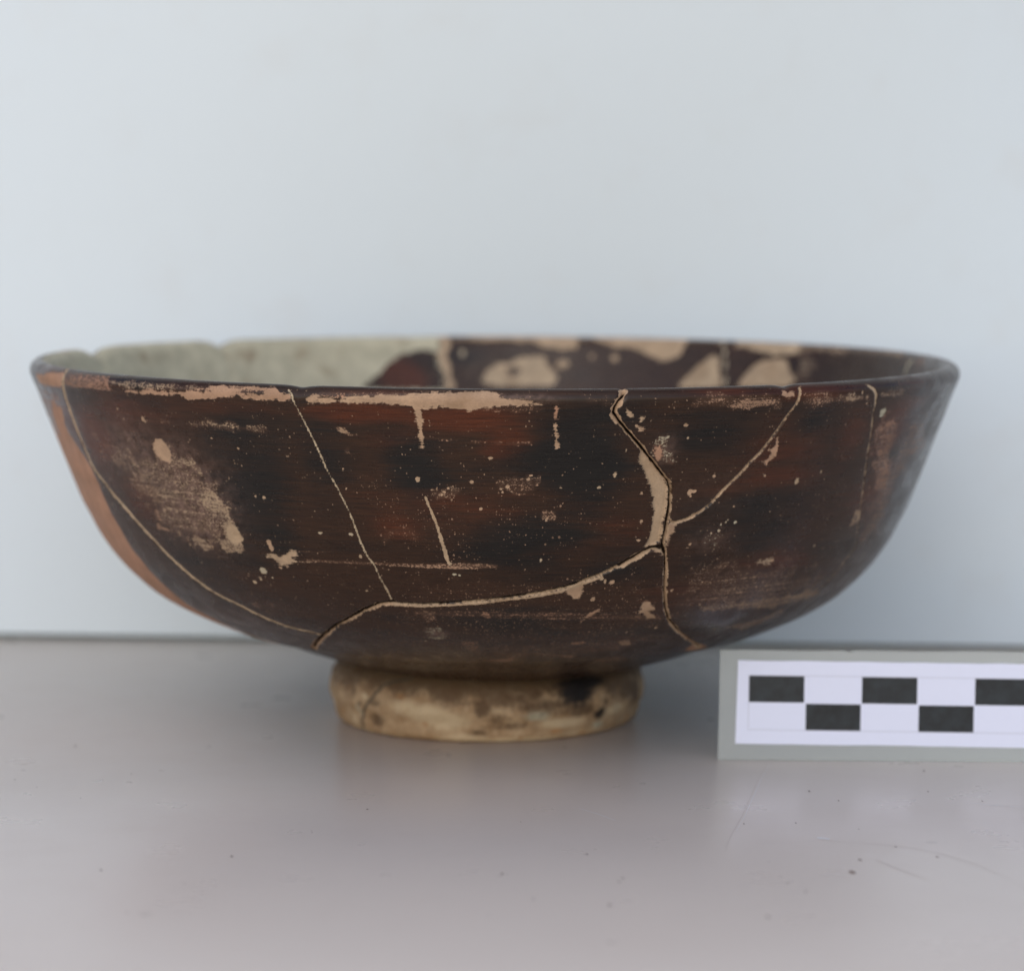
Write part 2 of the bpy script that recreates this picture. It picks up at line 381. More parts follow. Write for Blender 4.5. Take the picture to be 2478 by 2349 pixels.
PATCH = [
  ('o', [(-161.49,8.785),(-156.45,8.829),(-152.04,8.902),(-149.76,8.948),(-149.64,8.846),(-150.16,8.714),(-151.27,8.651),(-155.51,8.632),(-159.95,8.634),(-161.38,8.727)], 0.1, 1),
  ('o', [(-136.02,8.715),(-134.4,8.729),(-132.65,8.735),(-131.2,8.78),(-129.89,8.756),(-126.03,8.769),(-124.19,8.827),(-121.26,8.912),(-118.61,8.906),(-114.91,8.93),(-114.24,8.944),(-112.15,8.848),(-112.16,8.723),(-115.7,8.704),(-117.34,8.715),(-118.44,8.777),(-123.02,8.672),(-125.75,8.638),(-126.71,8.724),(-133.12,8.696)], 0.2, 1),
  ('o', [(-118.65,8.808),(-117.55,8.86),(-116.27,8.847),(-115.2,8.881),(-115.42,8.812),(-117.27,8.796)], 0.2, -1),
  ('o', [(-114.42,8.999),(-112.39,8.928),(-112.14,8.841),(-113.32,8.835)], 0.2, -1),
  ('o', [(-124.47,8.806),(-122.81,8.863),(-121.62,8.83),(-123.3,8.78)], 0.2, -1),
  ('o', [(-110.24,8.752),(-109.65,8.819),(-108.43,8.844),(-109.03,8.784),(-106.31,8.762),(-104.56,8.819),(-101.93,8.834),(-98.38,8.877),(-96.99,8.919),(-93.47,8.91),(-90.63,8.959),(-88.97,8.893),(-89.53,8.825),(-86.8,8.795),(-85.88,8.776),(-84.69,8.71),(-87.31,8.696),(-88.44,8.695),(-90.62,8.659),(-92.51,8.6),(-93.3,8.634),(-96.15,8.65),(-97.54,8.611),(-97.54,8.202),(-97.52,8.048),(-97.64,7.97),(-97.87,7.969),(-98.05,8.271),(-98.3,8.588),(-98.53,8.665),(-99.1,8.677),(-101.96,8.704),(-104.13,8.717),(-106.05,8.73),(-109.4,8.674),(-110.18,8.67)], 0.3, 1),
  ('o', [(-133.14,7.897),(-131.94,7.909),(-131.03,7.83),(-130.79,7.716),(-131.48,7.475),(-133.1,7.525),(-133.73,7.635),(-133.82,7.752)], 0.3, 1),
  ('o', [(-203,9.4),(-158.4,8.393),(-154.12,8.247),(-154.74,8.057),(-155.53,7.888),(-155.28,7.754),(-153.4,7.51),(-151.59,7.243),(-150.86,6.885),(-150.78,6.585),(-150.36,6.189),(-149.67,5.757),(-148.73,5.364),(-147.62,4.771),(-147.03,4.413),(-144.52,3.852),(-145.7,3.31),(-139.83,2.708),(-235,1.5),(-235,9.0)], 0.0, 1),
  ('o', [(-162.13,8.507),(-156.53,8.536),(-152.01,8.574),(-153.08,8.334),(-156.08,8.225),(-156.51,8.413),(-160.09,8.066),(-161.84,7.584),(-169.18,7.975),(-186,9.7),(-186,10.2)], 0.0, -1),
  ('o', [(-154.43,8.053),(-152.94,7.956),(-152.08,7.663),(-153.56,7.592),(-155.08,7.817),(-155.76,7.924)], 0, -1),
  ('o', [(-125.17,6.42),(-123.54,6.491),(-122.86,6.2),(-124.39,6.034),(-125.69,6.168)], 0.5, 1),
  ('o', [(-120.69,5.901),(-119.33,5.987),(-118.25,5.918),(-116.94,5.956),(-116.23,6.057),(-115.2,6.067),(-115.45,5.946),(-116.47,5.896),(-115.71,5.831),(-117.71,5.762),(-118.36,5.755),(-119.0,5.871)], 0.4, 1),
  ('o', [(-80.71,5.445),(-80.07,5.512),(-78.47,5.542),(-78.17,5.368),(-78.57,5.226),(-79.22,5.21),(-80.16,5.312)], 0.3, 1),
  ('o', [(-69.39,5.086),(-68.21,5.077),(-67.07,4.907),(-67.79,4.85),(-66.35,4.67),(-67.34,4.633),(-68.73,4.826),(-69.26,4.786)], 0.3, 1),
  ('o', [(-77.46,4.598),(-76.89,4.834),(-75.46,4.964),(-75.23,4.901),(-76.6,4.767)], 0.2, 1),
  ('o', [(-56.0,8.042),(-55.4,7.902),(-55.7,7.725),(-56.49,7.58),(-57.28,7.643),(-56.39,7.68),(-56.26,7.793),(-57.09,7.849),(-56.07,7.907)], 0.2, 1),
  ('o', [(-38.5,8.431),(-38.14,8.369),(-38.78,8.286),(-39.18,8.253),(-39.3,8.408)], 1.0, 1),
  ('o', [(-56.69,8.903),(-55.02,8.857),(-55.04,8.791),(-56.02,8.777),(-56.89,8.8)], 0.2, 1),
  ('o', [(-71.87,7.985),(-71.08,7.982),(-70.6,7.805),(-71.01,7.714),(-71.59,7.85)], 0.1, 1),
  ('o', [(-75.65,8.658),(-75.31,8.63),(-74.73,8.5),(-75.02,8.465),(-75.43,8.559)], 0.4, 1),
  ('o', [(-73.98,8.498),(-73.35,8.482),(-73.54,8.433),(-73.85,8.406)], 0.4, 1),
  ('o', [(-74.26,8.344),(-73.63,8.321),(-73.3,8.271),(-73.67,8.265)], 0.3, 1),
  ('o', [(-83.41,8.696),(-83.06,8.696),(-82.97,8.455),(-83.33,8.456)], 0.0, 1),
  ('o', [(-83.39,8.392),(-83.08,8.392),(-82.7,7.972),(-83.07,7.965)], 0.3, 1),
  ('o', [(-73.79,8.019),(-73.36,7.905),(-73.41,7.743),(-72.41,7.514),(-71.73,7.334),(-71.04,7.072),(-70.62,6.839),(-70.61,6.606),(-70.74,6.323),(-71.29,6.205),(-70.28,6.222),(-69.12,6.292),(-69.05,6.598),(-68.9,6.948),(-69.12,7.251),(-69.87,7.412),(-72.0,7.76),(-73.27,7.968)], 0.45, 1),
  ('o', [(-67.34,6.663),(-67.57,6.517),(-67.93,6.384),(-68.03,6.233),(-68.46,6.22),(-68.59,6.463),(-68.55,6.669)], 0.3, 1),
  ('o', [(-68.9,6.223),(-67.81,6.031),(-68.66,6.068),(-69.66,6.135),(-69.53,6.196)], 0.3, 1),
  ('o', [(-52.06,3.371),(-48.69,3.27),(-42.08,2.829),(-45.46,2.769),(-50.45,2.959)], 0.1, 1),
  ('o', [(-192,9.06),(-192,13.5),(-150,13.5),(-150,9.15)], 0.9, 1),
  ('i', [(200,9.0),(200,13.5),(97,13.5),(98.0,10.252),(99.14,9.823),(99.41,9.485),(101.22,9.448),(104.31,9.534),(106.45,9.7),(108.25,9.955),(111.07,10.233),(111.45,10.286),(98.92,10.288),(98.56,9.072)], 1.0, 1),
  ('i', [(111.08,10.251),(108.25,9.955),(106.45,9.7),(104.31,9.534),(101.22,9.448),(99.41,9.485),(99.14,9.823),(98.15,10.306)], 1.0, -1),
  ('i', [(92.69,10.118),(91.72,9.921),(90.13,9.715),(87.74,9.668),(85.36,9.576),(82.96,9.589),(82.13,9.819),(80.72,10.012),(81.31,10.155),(83.62,10.205),(91.74,10.233)], 0.62, 1),
  ('i', [(88.67,9.838),(87.1,9.747),(86.44,9.924),(88.02,10.015)], 0.8, -1),
  ('i', [(94.48,9.041),(85.07,9.041),(77.81,9.041),(77.92,9.401),(80.61,9.452),(83.02,9.367),(84.99,9.239),(94.58,9.228)], 0.5, 1),
  ('i', [(76.26,9.078),(65.56,9.048),(60.68,9.041),(61.45,9.459),(64.07,9.663),(65.84,9.565),(68.04,9.459),(69.16,9.375),(73.33,9.317)], 0.5, 1),
  ('i', [(61.49,10.178),(59.96,9.95),(58.11,9.661),(56.14,9.459),(54.93,9.514),(53.82,10.133)], 0.6, 1),
  ('i', [(53.72,9.111),(44.81,9.035),(41.18,9.061),(40.68,9.333),(44.89,9.404),(49.59,9.328)], 0.6, 1),
  ('i', [(51.03,10.115),(49.28,9.749),(47.27,9.522),(42.94,9.468),(41.87,9.7),(39.85,9.881),(41.09,10.027)], 0.55, 1),
]
SOFT = [
  ('o', [(-149.09,8.935),(-145.26,8.95),(-141.3,8.956),(-138.9,8.942),(-138.58,8.799),(-137.47,8.703),(-139.03,8.682),(-142.59,8.687),(-146.86,8.678),(-149.67,8.689)], 0.66, 0.0, 0.04),
  ('o', [(-148.0,8.123),(-135.21,8.031),(-129.3,7.831),(-138.25,7.187),(-147.16,7.23)], 0.42, 0.2, 0.35),
  ('o', [(-163.31,8.577),(-151.06,8.622),(-154.84,8.125),(-157.53,7.482),(-169.03,7.052),(-169.03,7.844)], 0.56, 0.0, 0.2),
  ('o', [(-168,0.75),(-12,0.75),(-12,1.25),(-168,1.25)], 0.42, 0.1, 0.3),
  ('o', [(-150,1.3),(-100,1.35),(-60,1.3),(-60,1.6),(-150,1.6)], 0.3, 0.1, 0.3),
  ('o', [(-147.34,7.845),(-136.42,7.725),(-130.31,7.837),(-127.41,7.631),(-125.85,7.413),(-124.01,7.079),(-122.57,6.739),(-122.59,6.203),(-123.76,5.89),(-127.98,5.887),(-133.06,5.982),(-138.55,6.161),(-138.82,6.554),(-140.86,6.96),(-145.36,7.388)], 0.545, 0.4, 0.35),
  ('o', [(-129.59,7.72),(-127.23,7.596),(-125.77,7.392),(-125.99,7.17),(-129.19,7.359),(-130.94,7.488)], 0.62, 0.5, 0.12),
  ('o', [(-129.27,6.856),(-126.57,7.12),(-124.29,6.959),(-123.47,6.678),(-122.99,6.152),(-123.97,5.888),(-127.85,5.921),(-125.38,6.516),(-127.86,6.632)], 0.78, 0.5, 0.1),
  ('o', [(-132.24,6.245),(-130.39,6.268),(-128.58,5.984),(-129.43,5.819),(-133.32,5.922)], 0.72, 0.5, 0.12),
  ('o', [(-138.23,6.362),(-135.67,6.224),(-136.7,6.132),(-139.13,6.177)], 0.8, 0.2, 0.06),
  ('o', [(-137.87,6.627),(-136.65,6.605),(-137.1,6.353),(-138.44,6.335)], 0.6, 0.2, 0.06),
  ('o', [(-127.36,8.254),(-121.95,8.318),(-115.5,8.247),(-115.64,8.154),(-121.44,8.113),(-127.14,8.162)], 0.56, 0.4, 0.1),
  ('o', [(-133.91,8.262),(-130.06,8.296),(-129.0,8.197),(-133.98,8.174)], 0.48, 0.3, 0.1),
  ('o', [(-107.53,8.291),(-106.33,8.297),(-105.81,8.186),(-103.84,8.16),(-106.0,8.136),(-107.19,8.201)], 0.75, 0.3, 0.05),
  ('o', [(-107.27,7.968),(-105.82,7.961),(-105.95,7.819),(-107.29,7.848)], 0.5, 0.2, 0.08),
  ('o', [(-71.96,8.077),(-71.27,8.166),(-70.17,8.141),(-69.84,7.978),(-68.65,7.769),(-69.11,7.636),(-70.83,7.735),(-71.93,7.894)], 0.62, 0.8, 0.08),
  ('o', [(-63.83,8.656),(-61.47,8.756),(-57.6,8.717),(-56.55,8.648),(-59.09,8.568),(-61.65,8.545),(-63.3,8.611)], 0.72, 0.2, 0.05),
  ('o', [(-66.24,8.819),(-64.49,8.8),(-63.18,8.743),(-64.43,8.714),(-65.99,8.754)], 0.65, 0.2, 0.05),
  ('o', [(-48.5,8.774),(-46.28,8.774),(-42.8,8.716),(-42.5,8.634),(-45.89,8.63),(-48.1,8.66)], 0.7, 0.4, 0.05),
  ('o', [(-52.57,8.738),(-48.84,8.736),(-48.52,8.619),(-52.03,8.614)], 0.6, 0.2, 0.05),
  ('o', [(-41.39,8.755),(-35.69,8.768),(-34.89,8.631),(-40.39,8.617)], 0.58, 0.5, 0.06),
  ('o', [(-47.0,8.792),(-44.84,8.804),(-45.12,8.732),(-46.93,8.737)], 0.6, 0.4, 0.05),
  ('o', [(-145.25,8.94),(-136.12,8.914),(-127.13,8.908),(-114.41,8.933),(-114.2,8.799),(-126.88,8.77),(-137.34,8.747)], 0.57, 0.4, 0.06),
  ('o', [(-109.87,8.886),(-98.88,8.939),(-98.81,8.836),(-109.83,8.721)], 0.57, 0.1, 0.08),
  ('o', [(-94.86,8.701),(-84.38,8.71),(-80.82,8.638),(-85.23,8.57),(-94.89,8.596)], 0.46, 0.1, 0.08),
  ('o', [(-80.83,8.907),(-77.7,8.903),(-77.25,8.668),(-79.95,8.672)], 0.4, 0.3, 0.1),
  ('o', [(-68.31,8.918),(-56.43,8.798),(-55.98,8.551),(-68.28,8.609)], 0.5, 0.2, 0.08),
  ('o', [(-54.02,8.852),(-42.55,8.783),(-41.82,8.562),(-53.65,8.573)], 0.48, 0.2, 0.08),
  ('o', [(-118.42,8.099),(-113.07,8.134),(-113.31,7.955),(-118.67,7.955)], 0.2, 0.3, 0.1),
  ('o', [(-95.93,8.136),(-85.56,8.092),(-85.55,8.022),(-90.52,8.04),(-95.95,8.08)], 0.5, 0.1, 0.05),
  ('o', [(-101.89,8.146),(-95.93,8.15),(-95.94,8.108),(-101.92,8.104)], 0.42, 0.2, 0.03),
  ('o', [(-90.09,7.443),(-87.76,7.516),(-84.49,7.481),(-83.97,7.303),(-87.72,7.125),(-89.62,7.23)], 0.5, 0.2, 0.1),
  ('o', [(-97.19,7.251),(-94.79,7.329),(-93.39,7.261),(-94.87,7.078),(-96.56,7.038)], 0.52, 0.3, 0.08),
  ('o', [(-84.33,6.909),(-82.39,6.908),(-82.06,6.726),(-84.27,6.714)], 0.56, 0.2, 0.06),
  ('o', [(-103.51,6.611),(-99.44,6.666),(-99.14,6.334),(-103.26,6.314)], 0.42, 0.0, 0.1),
  ('o', [(-107.85,7.383),(-84.97,7.516),(-75.16,7.145),(-74.27,6.187),(-89.62,5.817),(-102.42,6.09)], 0.3, 0.2, 0.5),
  ('o', [(-114.29,5.909),(-105.26,5.924),(-97.86,5.923),(-89.62,5.929),(-89.42,5.865),(-97.92,5.827),(-105.36,5.852),(-114.43,5.843)], 0.56, 0.2, 0.03),
  ('o', [(-98.38,5.913),(-93.72,5.953),(-89.37,5.929),(-89.37,5.85),(-93.76,5.825),(-98.45,5.825)], 0.66, 0.2, 0.04),
  ('o', [(-115.46,6.056),(-110.53,6.083),(-110.57,6.059),(-115.54,6.016)], 0.6, 0.3, 0.02),
  ('o', [(-115.59,5.857),(-109.14,5.905),(-109.18,5.88),(-115.67,5.823)], 0.66, 0.3, 0.02),
  ('o', [(-101.02,4.899),(-92.43,4.961),(-81.13,4.923),(-65.6,4.742),(-65.11,4.598),(-80.87,4.681),(-92.5,4.747),(-101.21,4.768)], 0.5, 0.1, 0.05),
  ('o', [(-99.81,4.938),(-97.54,4.92),(-97.79,4.678),(-99.4,4.573),(-100.09,4.72)], 0.55, 0.2, 0.06),
  ('o', [(-91.87,4.942),(-90.46,4.966),(-90.2,4.764),(-91.82,4.704)], 0.68, 0.1, 0.05),
  ('o', [(-100.06,5.785),(-66.96,5.754),(-58.32,3.521),(-110.89,3.588)], 0.36, 0.2, 0.4),
  ('o', [(-66.25,5.99),(-50.27,5.847),(-35.96,5.399),(-35.02,4.693),(-50.48,4.634),(-63.55,4.916)], 0.47, 0.3, 0.3),
  ('o', [(-54.61,5.853),(-50.43,5.889),(-48.21,5.724),(-52.62,5.692)], 0.62, 0.6, 0.08),
  ('o', [(-60.38,4.965),(-43.91,4.961),(-36.18,5.031),(-31.52,4.734),(-45.96,4.615),(-59.47,4.741)], 0.58, 0.4, 0.08),
  ('o', [(-51.22,4.119),(-44.16,4.396),(-40.67,4.574),(-39.11,4.419),(-44.19,3.867)], 0.56, 0.4, 0.08),
  ('o', [(-38.66,8.425),(-34.2,8.311),(-32.88,7.854),(-30.81,7.084),(-30.09,6.771),(-34.53,6.901),(-37.95,7.61),(-38.91,8.06)], 0.56, 0.1, 0.2),
  ('o', [(-35.87,7.589),(-33.61,7.565),(-30.46,7.231),(-30.64,6.854),(-34.36,6.975)], 0.66, 0.1, 0.08),
  ('o', [(-30.9,8.131),(-24.2,8.214),(-19.32,7.554),(-26.75,7.11),(-25.88,5.926),(-31.76,5.766),(-34.4,6.673),(-31.09,7.538)], 0.5, 0.15, 0.25),
  ('o', [(-37.19,6.592),(-35.72,6.613),(-34.8,6.355),(-37.09,6.283)], 0.66, 0.5, 0.04),
  ('o', [(-69.82,2.799),(-65.42,2.969),(-57.93,2.428),(-69.23,2.287)], 0.5, 0.1, 0.06),
  ('o', [(-91.99,2.863),(-86.7,2.739),(-85.9,3.19),(-87.69,3.012)], 0.62, 0.1, 0.04),
  ('o', [(-86.65,3.19),(-85.69,3.399),(-79.44,3.327),(-74.51,3.175),(-75.6,3.013),(-79.87,3.169),(-85.21,3.245)], 0.52, 0.2, 0.03),
  ('o', [(-77.84,3.931),(-75.19,3.949),(-74.89,3.831),(-77.45,3.812)], 0.66, 0.1, 0.03),
  ('o', [(-69.83,3.892),(-67.87,3.941),(-66.6,3.684),(-68.65,3.673)], 0.66, 0.3, 0.03),
  ('o', [(-95.37,4.034),(-92.19,3.982),(-92.12,3.382),(-94.53,3.486)], 0.5, 0.1, 0.05),
  ('o', [(-93.58,3.821),(-70.21,4.107),(-61.04,4.29),(-67.32,3.355),(-89.61,3.127)], 0.44, 0.1, 0.15),
  ('o', [(-134.2,5.249),(-118.36,5.291),(-118.92,4.439),(-128.69,4.629)], 0.22, 0.3, 0.2),
  ('o', [(-127.55,4.817),(-122.86,4.84),(-123.03,4.728),(-127.76,4.647)], 0.5, 0.2, 0.05),
  ('o', [(-82.02,5.307),(-77.35,5.11),(-67.01,5.237),(-65.89,4.833),(-83.98,4.928)], 0.3, 0.2, 0.1),
  ('o', [(-67.15,6.529),(-63.59,6.433),(-56.83,6.151),(-57.62,5.962),(-65.37,6.14)], 0.34, 0.4, 0.12),
  ('o', [(-64.18,6.436),(-60.59,6.411),(-60.52,6.105),(-63.15,6.202)], 0.45, 0.9, 0.08),
  ('o', [(-99.23,4.474),(-97.44,4.448),(-96.83,4.156),(-98.31,3.958),(-100.23,4.062),(-100.46,4.386)], 0.5, 0.9, 0.04),
  ('i', [(54.4,9.152),(16.91,9.028),(13.93,9.233),(38.73,9.294),(53.87,9.369)], 0.6, 0.5, 0.12),
  ('i', [(16.11,9.17),(2.71,9.229),(7.51,9.362),(15.84,9.353)], 0.5, 0.1, 0.1),
  ('i', [(96.97,9.073),(54.9,9.041),(54.31,9.178),(97.08,9.268)], 0.62, 0.6, 0.06),
  ('i', [(96.56,9.663),(77.66,9.551),(77.35,10.172),(96.69,10.199)], 0.38, 0.7, 0.2),
  ('i', [(41.57,9.197),(36.01,9.344),(36.9,9.986),(40.39,9.971)], 0.5, 0.7, 0.2),
]
DOTS = [
  ('o', [(-119.08,6.17)], 0.06, 0.3),
  ('o', [(-119.0,6.069)], 0.06, 0.3),
  ('o', [(-121.52,5.602)], 0.075, 0.8),
  ('o', [(-111.47,6.412)], 0.045, 0.7),
  ('o', [(-107.39,6.425)], 0.045, 0.7),
  ('o', [(-122.53,5.426)], 0.045, 0.6),
  ('o', [(-123.86,5.329)], 0.045, 0.6),
  ('o', [(-124.45,5.453)], 0.03, 0.3),
  ('o', [(-120.42,5.469)], 0.03, 0.7),
  ('o', [(-118.48,5.687)], 0.037, 0.3),
  ('o', [(-117.4,5.715)], 0.03, 0.3),
  ('o', [(-76.01,5.636)], 0.052, 0.6),
  ('o', [(-75.5,5.583)], 0.045, 0.4),
  ('o', [(-74.53,5.562)], 0.052, 0.3),
  ('o', [(-76.62,5.201)], 0.052, 0.3),
  ('o', [(-69.52,4.253)], 0.037, 0.3),
  ('o', [(-67.17,4.055)], 0.037, 0.3),
  ('o', [(-65.05,4.343)], 0.045, 0.3),
  ('o', [(-70.41,4.304)], 0.022, 0.3),
  ('o', [(-66.41,7.166)], 0.06, 0.3),
  ('o', [(-65.94,7.178)], 0.045, 0.3),
  ('o', [(-66.22,7.107)], 0.03, 0.3),
  ('o', [(-63.61,7.439)], 0.037, 0.3),
  ('o', [(-51.11,7.256)], 0.06, 0.5),
  ('o', [(-47.33,7.398)], 0.037, 0.6),
  ('o', [(-56.42,7.4)], 0.03, 0.3),
  ('o', [(-35.56,6.996)], 0.03, 0.3),
  ('o', [(-98.5,7.425)], 0.052, 0.4),
  ('o', [(-90.22,7.802)], 0.045, 0.3),
  ('o', [(-91.35,6.927)], 0.037, 0.3),
  ('o', [(-107.17,7.558)], 0.03, 0.3),
  ('o', [(-107.15,7.229)], 0.022, 0.3),
  ('o', [(-106.67,6.009)], 0.037, 0.5),
  ('o', [(-118.2,6.992)], 0.045, 0.4),
  ('o', [(-119.33,7.012)], 0.037, 0.4),
  ('o', [(-134.01,8.232)], 0.052, 0.3),
  ('o', [(-133.75,8.198)], 0.037, 0.3),
  ('o', [(-138.38,8.376)], 0.03, 0.3),
  ('o', [(-121.81,7.895)], 0.022, 0.3),
  ('o', [(-120.24,7.836)], 0.03, 0.3),
  ('o', [(-122.6,7.297)], 0.03, 0.3),
  ('o', [(-122.94,7.25)], 0.022, 0.3),
  ('o', [(-146.06,7.53)], 0.037, 0.3),
  ('o', [(-123.7,7.988)], 0.022, 0.3),
  ('o', [(-124.04,7.856)], 0.022, 0.3),
  ('o', [(-75.99,7.504)], 0.045, 0.5),
  ('o', [(-77.69,7.294)], 0.037, 0.6),
  ('o', [(-82.16,7.295)], 0.03, 0.5),
  ('o', [(-75.05,7.917)], 0.03, 0.6),
  ('o', [(-72.53,7.179)], 0.03, 0.3),
  ('o', [(-67.84,8.111)], 0.03, 0.6),
  ('o', [(-68.41,8.325)], 0.045, 0.3),
  ('o', [(-72.07,6.678)], 0.037, 0.3),
  ('o', [(-77.69,6.513)], 0.022, 0.6),
  ('o', [(-84.06,6.009)], 0.03, 0.7),
  ('o', [(-86.01,5.827)], 0.022, 0.3),
  ('o', [(-72.06,6.345)], 0.03, 0.3),
  ('o', [(-72.4,6.406)], 0.022, 0.3),
  ('o', [(-88.69,7.388)], 0.037, 0.3),
  ('o', [(-88.31,7.317)], 0.045, 0.3),
  ('o', [(-88.87,7.217)], 0.037, 0.3),
  ('o', [(-89.06,7.281)], 0.03, 0.3),
  ('o', [(-87.83,7.232)], 0.022, 0.3),
  ('o', [(-88.08,7.445)], 0.03, 0.3),
  ('o', [(-85.98,7.446)], 0.037, 0.3),
  ('o', [(-85.67,7.502)], 0.03, 0.3),
  ('o', [(-84.95,7.445)], 0.022, 0.3),
  ('o', [(-84.05,6.808)], 0.03, 0.3),
  ('o', [(-83.69,6.735)], 0.037, 0.3),
  ('o', [(-83.23,6.822)], 0.022, 0.3),
  ('o', [(-95.84,7.162)], 0.03, 0.3),
  ('o', [(-95.49,7.22)], 0.037, 0.3),
  ('o', [(-95.09,7.278)], 0.03, 0.3),
  ('o', [(-94.52,7.308)], 0.022, 0.3),
  ('o', [(-92.34,7.391)], 0.037, 0.3),
  ('o', [(-96.42,7.267)], 0.022, 0.3),
  ('o', [(-96.02,7.347)], 0.022, 0.3),
  ('o', [(-93.53,7.267)], 0.022, 0.3),
  ('o', [(-60.56,6.605)], 0.03, 0.7),
  ('o', [(-60.28,6.647)], 0.022, 0.7),
  ('o', [(-59.14,6.595)], 0.037, 0.9),
  ('o', [(-59.9,6.88)], 0.03, 0.3),
  ('o', [(-61.29,6.461)], 0.037, 0.7),
  ('o', [(-62.29,6.424)], 0.03, 0.6),
  ('o', [(-61.18,6.558)], 0.03, 0.8),
  ('o', [(-64.96,6.23)], 0.045, 0.3),
  ('o', [(-65.19,6.17)], 0.03, 0.3),
  ('o', [(-43.51,6.001)], 0.03, 0.6),
  ('o', [(-50.93,5.805)], 0.037, 0.3),
  ('o', [(-52.99,4.124)], 0.03, 0.6),
  ('o', [(-65.65,5.335)], 0.037, 0.3),
  ('o', [(-61.39,5.474)], 0.03, 0.3),
  ('o', [(-115.03,5.46)], 0.022, 0.3),
  ('o', [(-106.88,5.325)], 0.03, 0.5),
  ('o', [(-94.84,5.724)], 0.037, 0.8),
  ('o', [(-94.22,5.71)], 0.03, 0.8),
  ('o', [(-91.07,5.412)], 0.03, 0.3),
  ('o', [(-100.72,3.933)], 0.022, 0.9),
  ('o', [(-104.82,5.004)], 0.037, 0.3),
  ('o', [(-42.81,8.57)], 0.03, 0.3),
  ('o', [(-44.22,8.76)], 0.037, 0.4),
  ('i', [(80.06,9.743)], 0.112, 0.55),
  ('i', [(71.98,9.588)], 0.09, 0.55),
  ('i', [(75.6,9.572)], 0.052, 0.55),
  ('i', [(81.85,9.916)], 0.09, 0.55),
  ('i', [(95.27,9.53)], 0.075, 0.9),
]
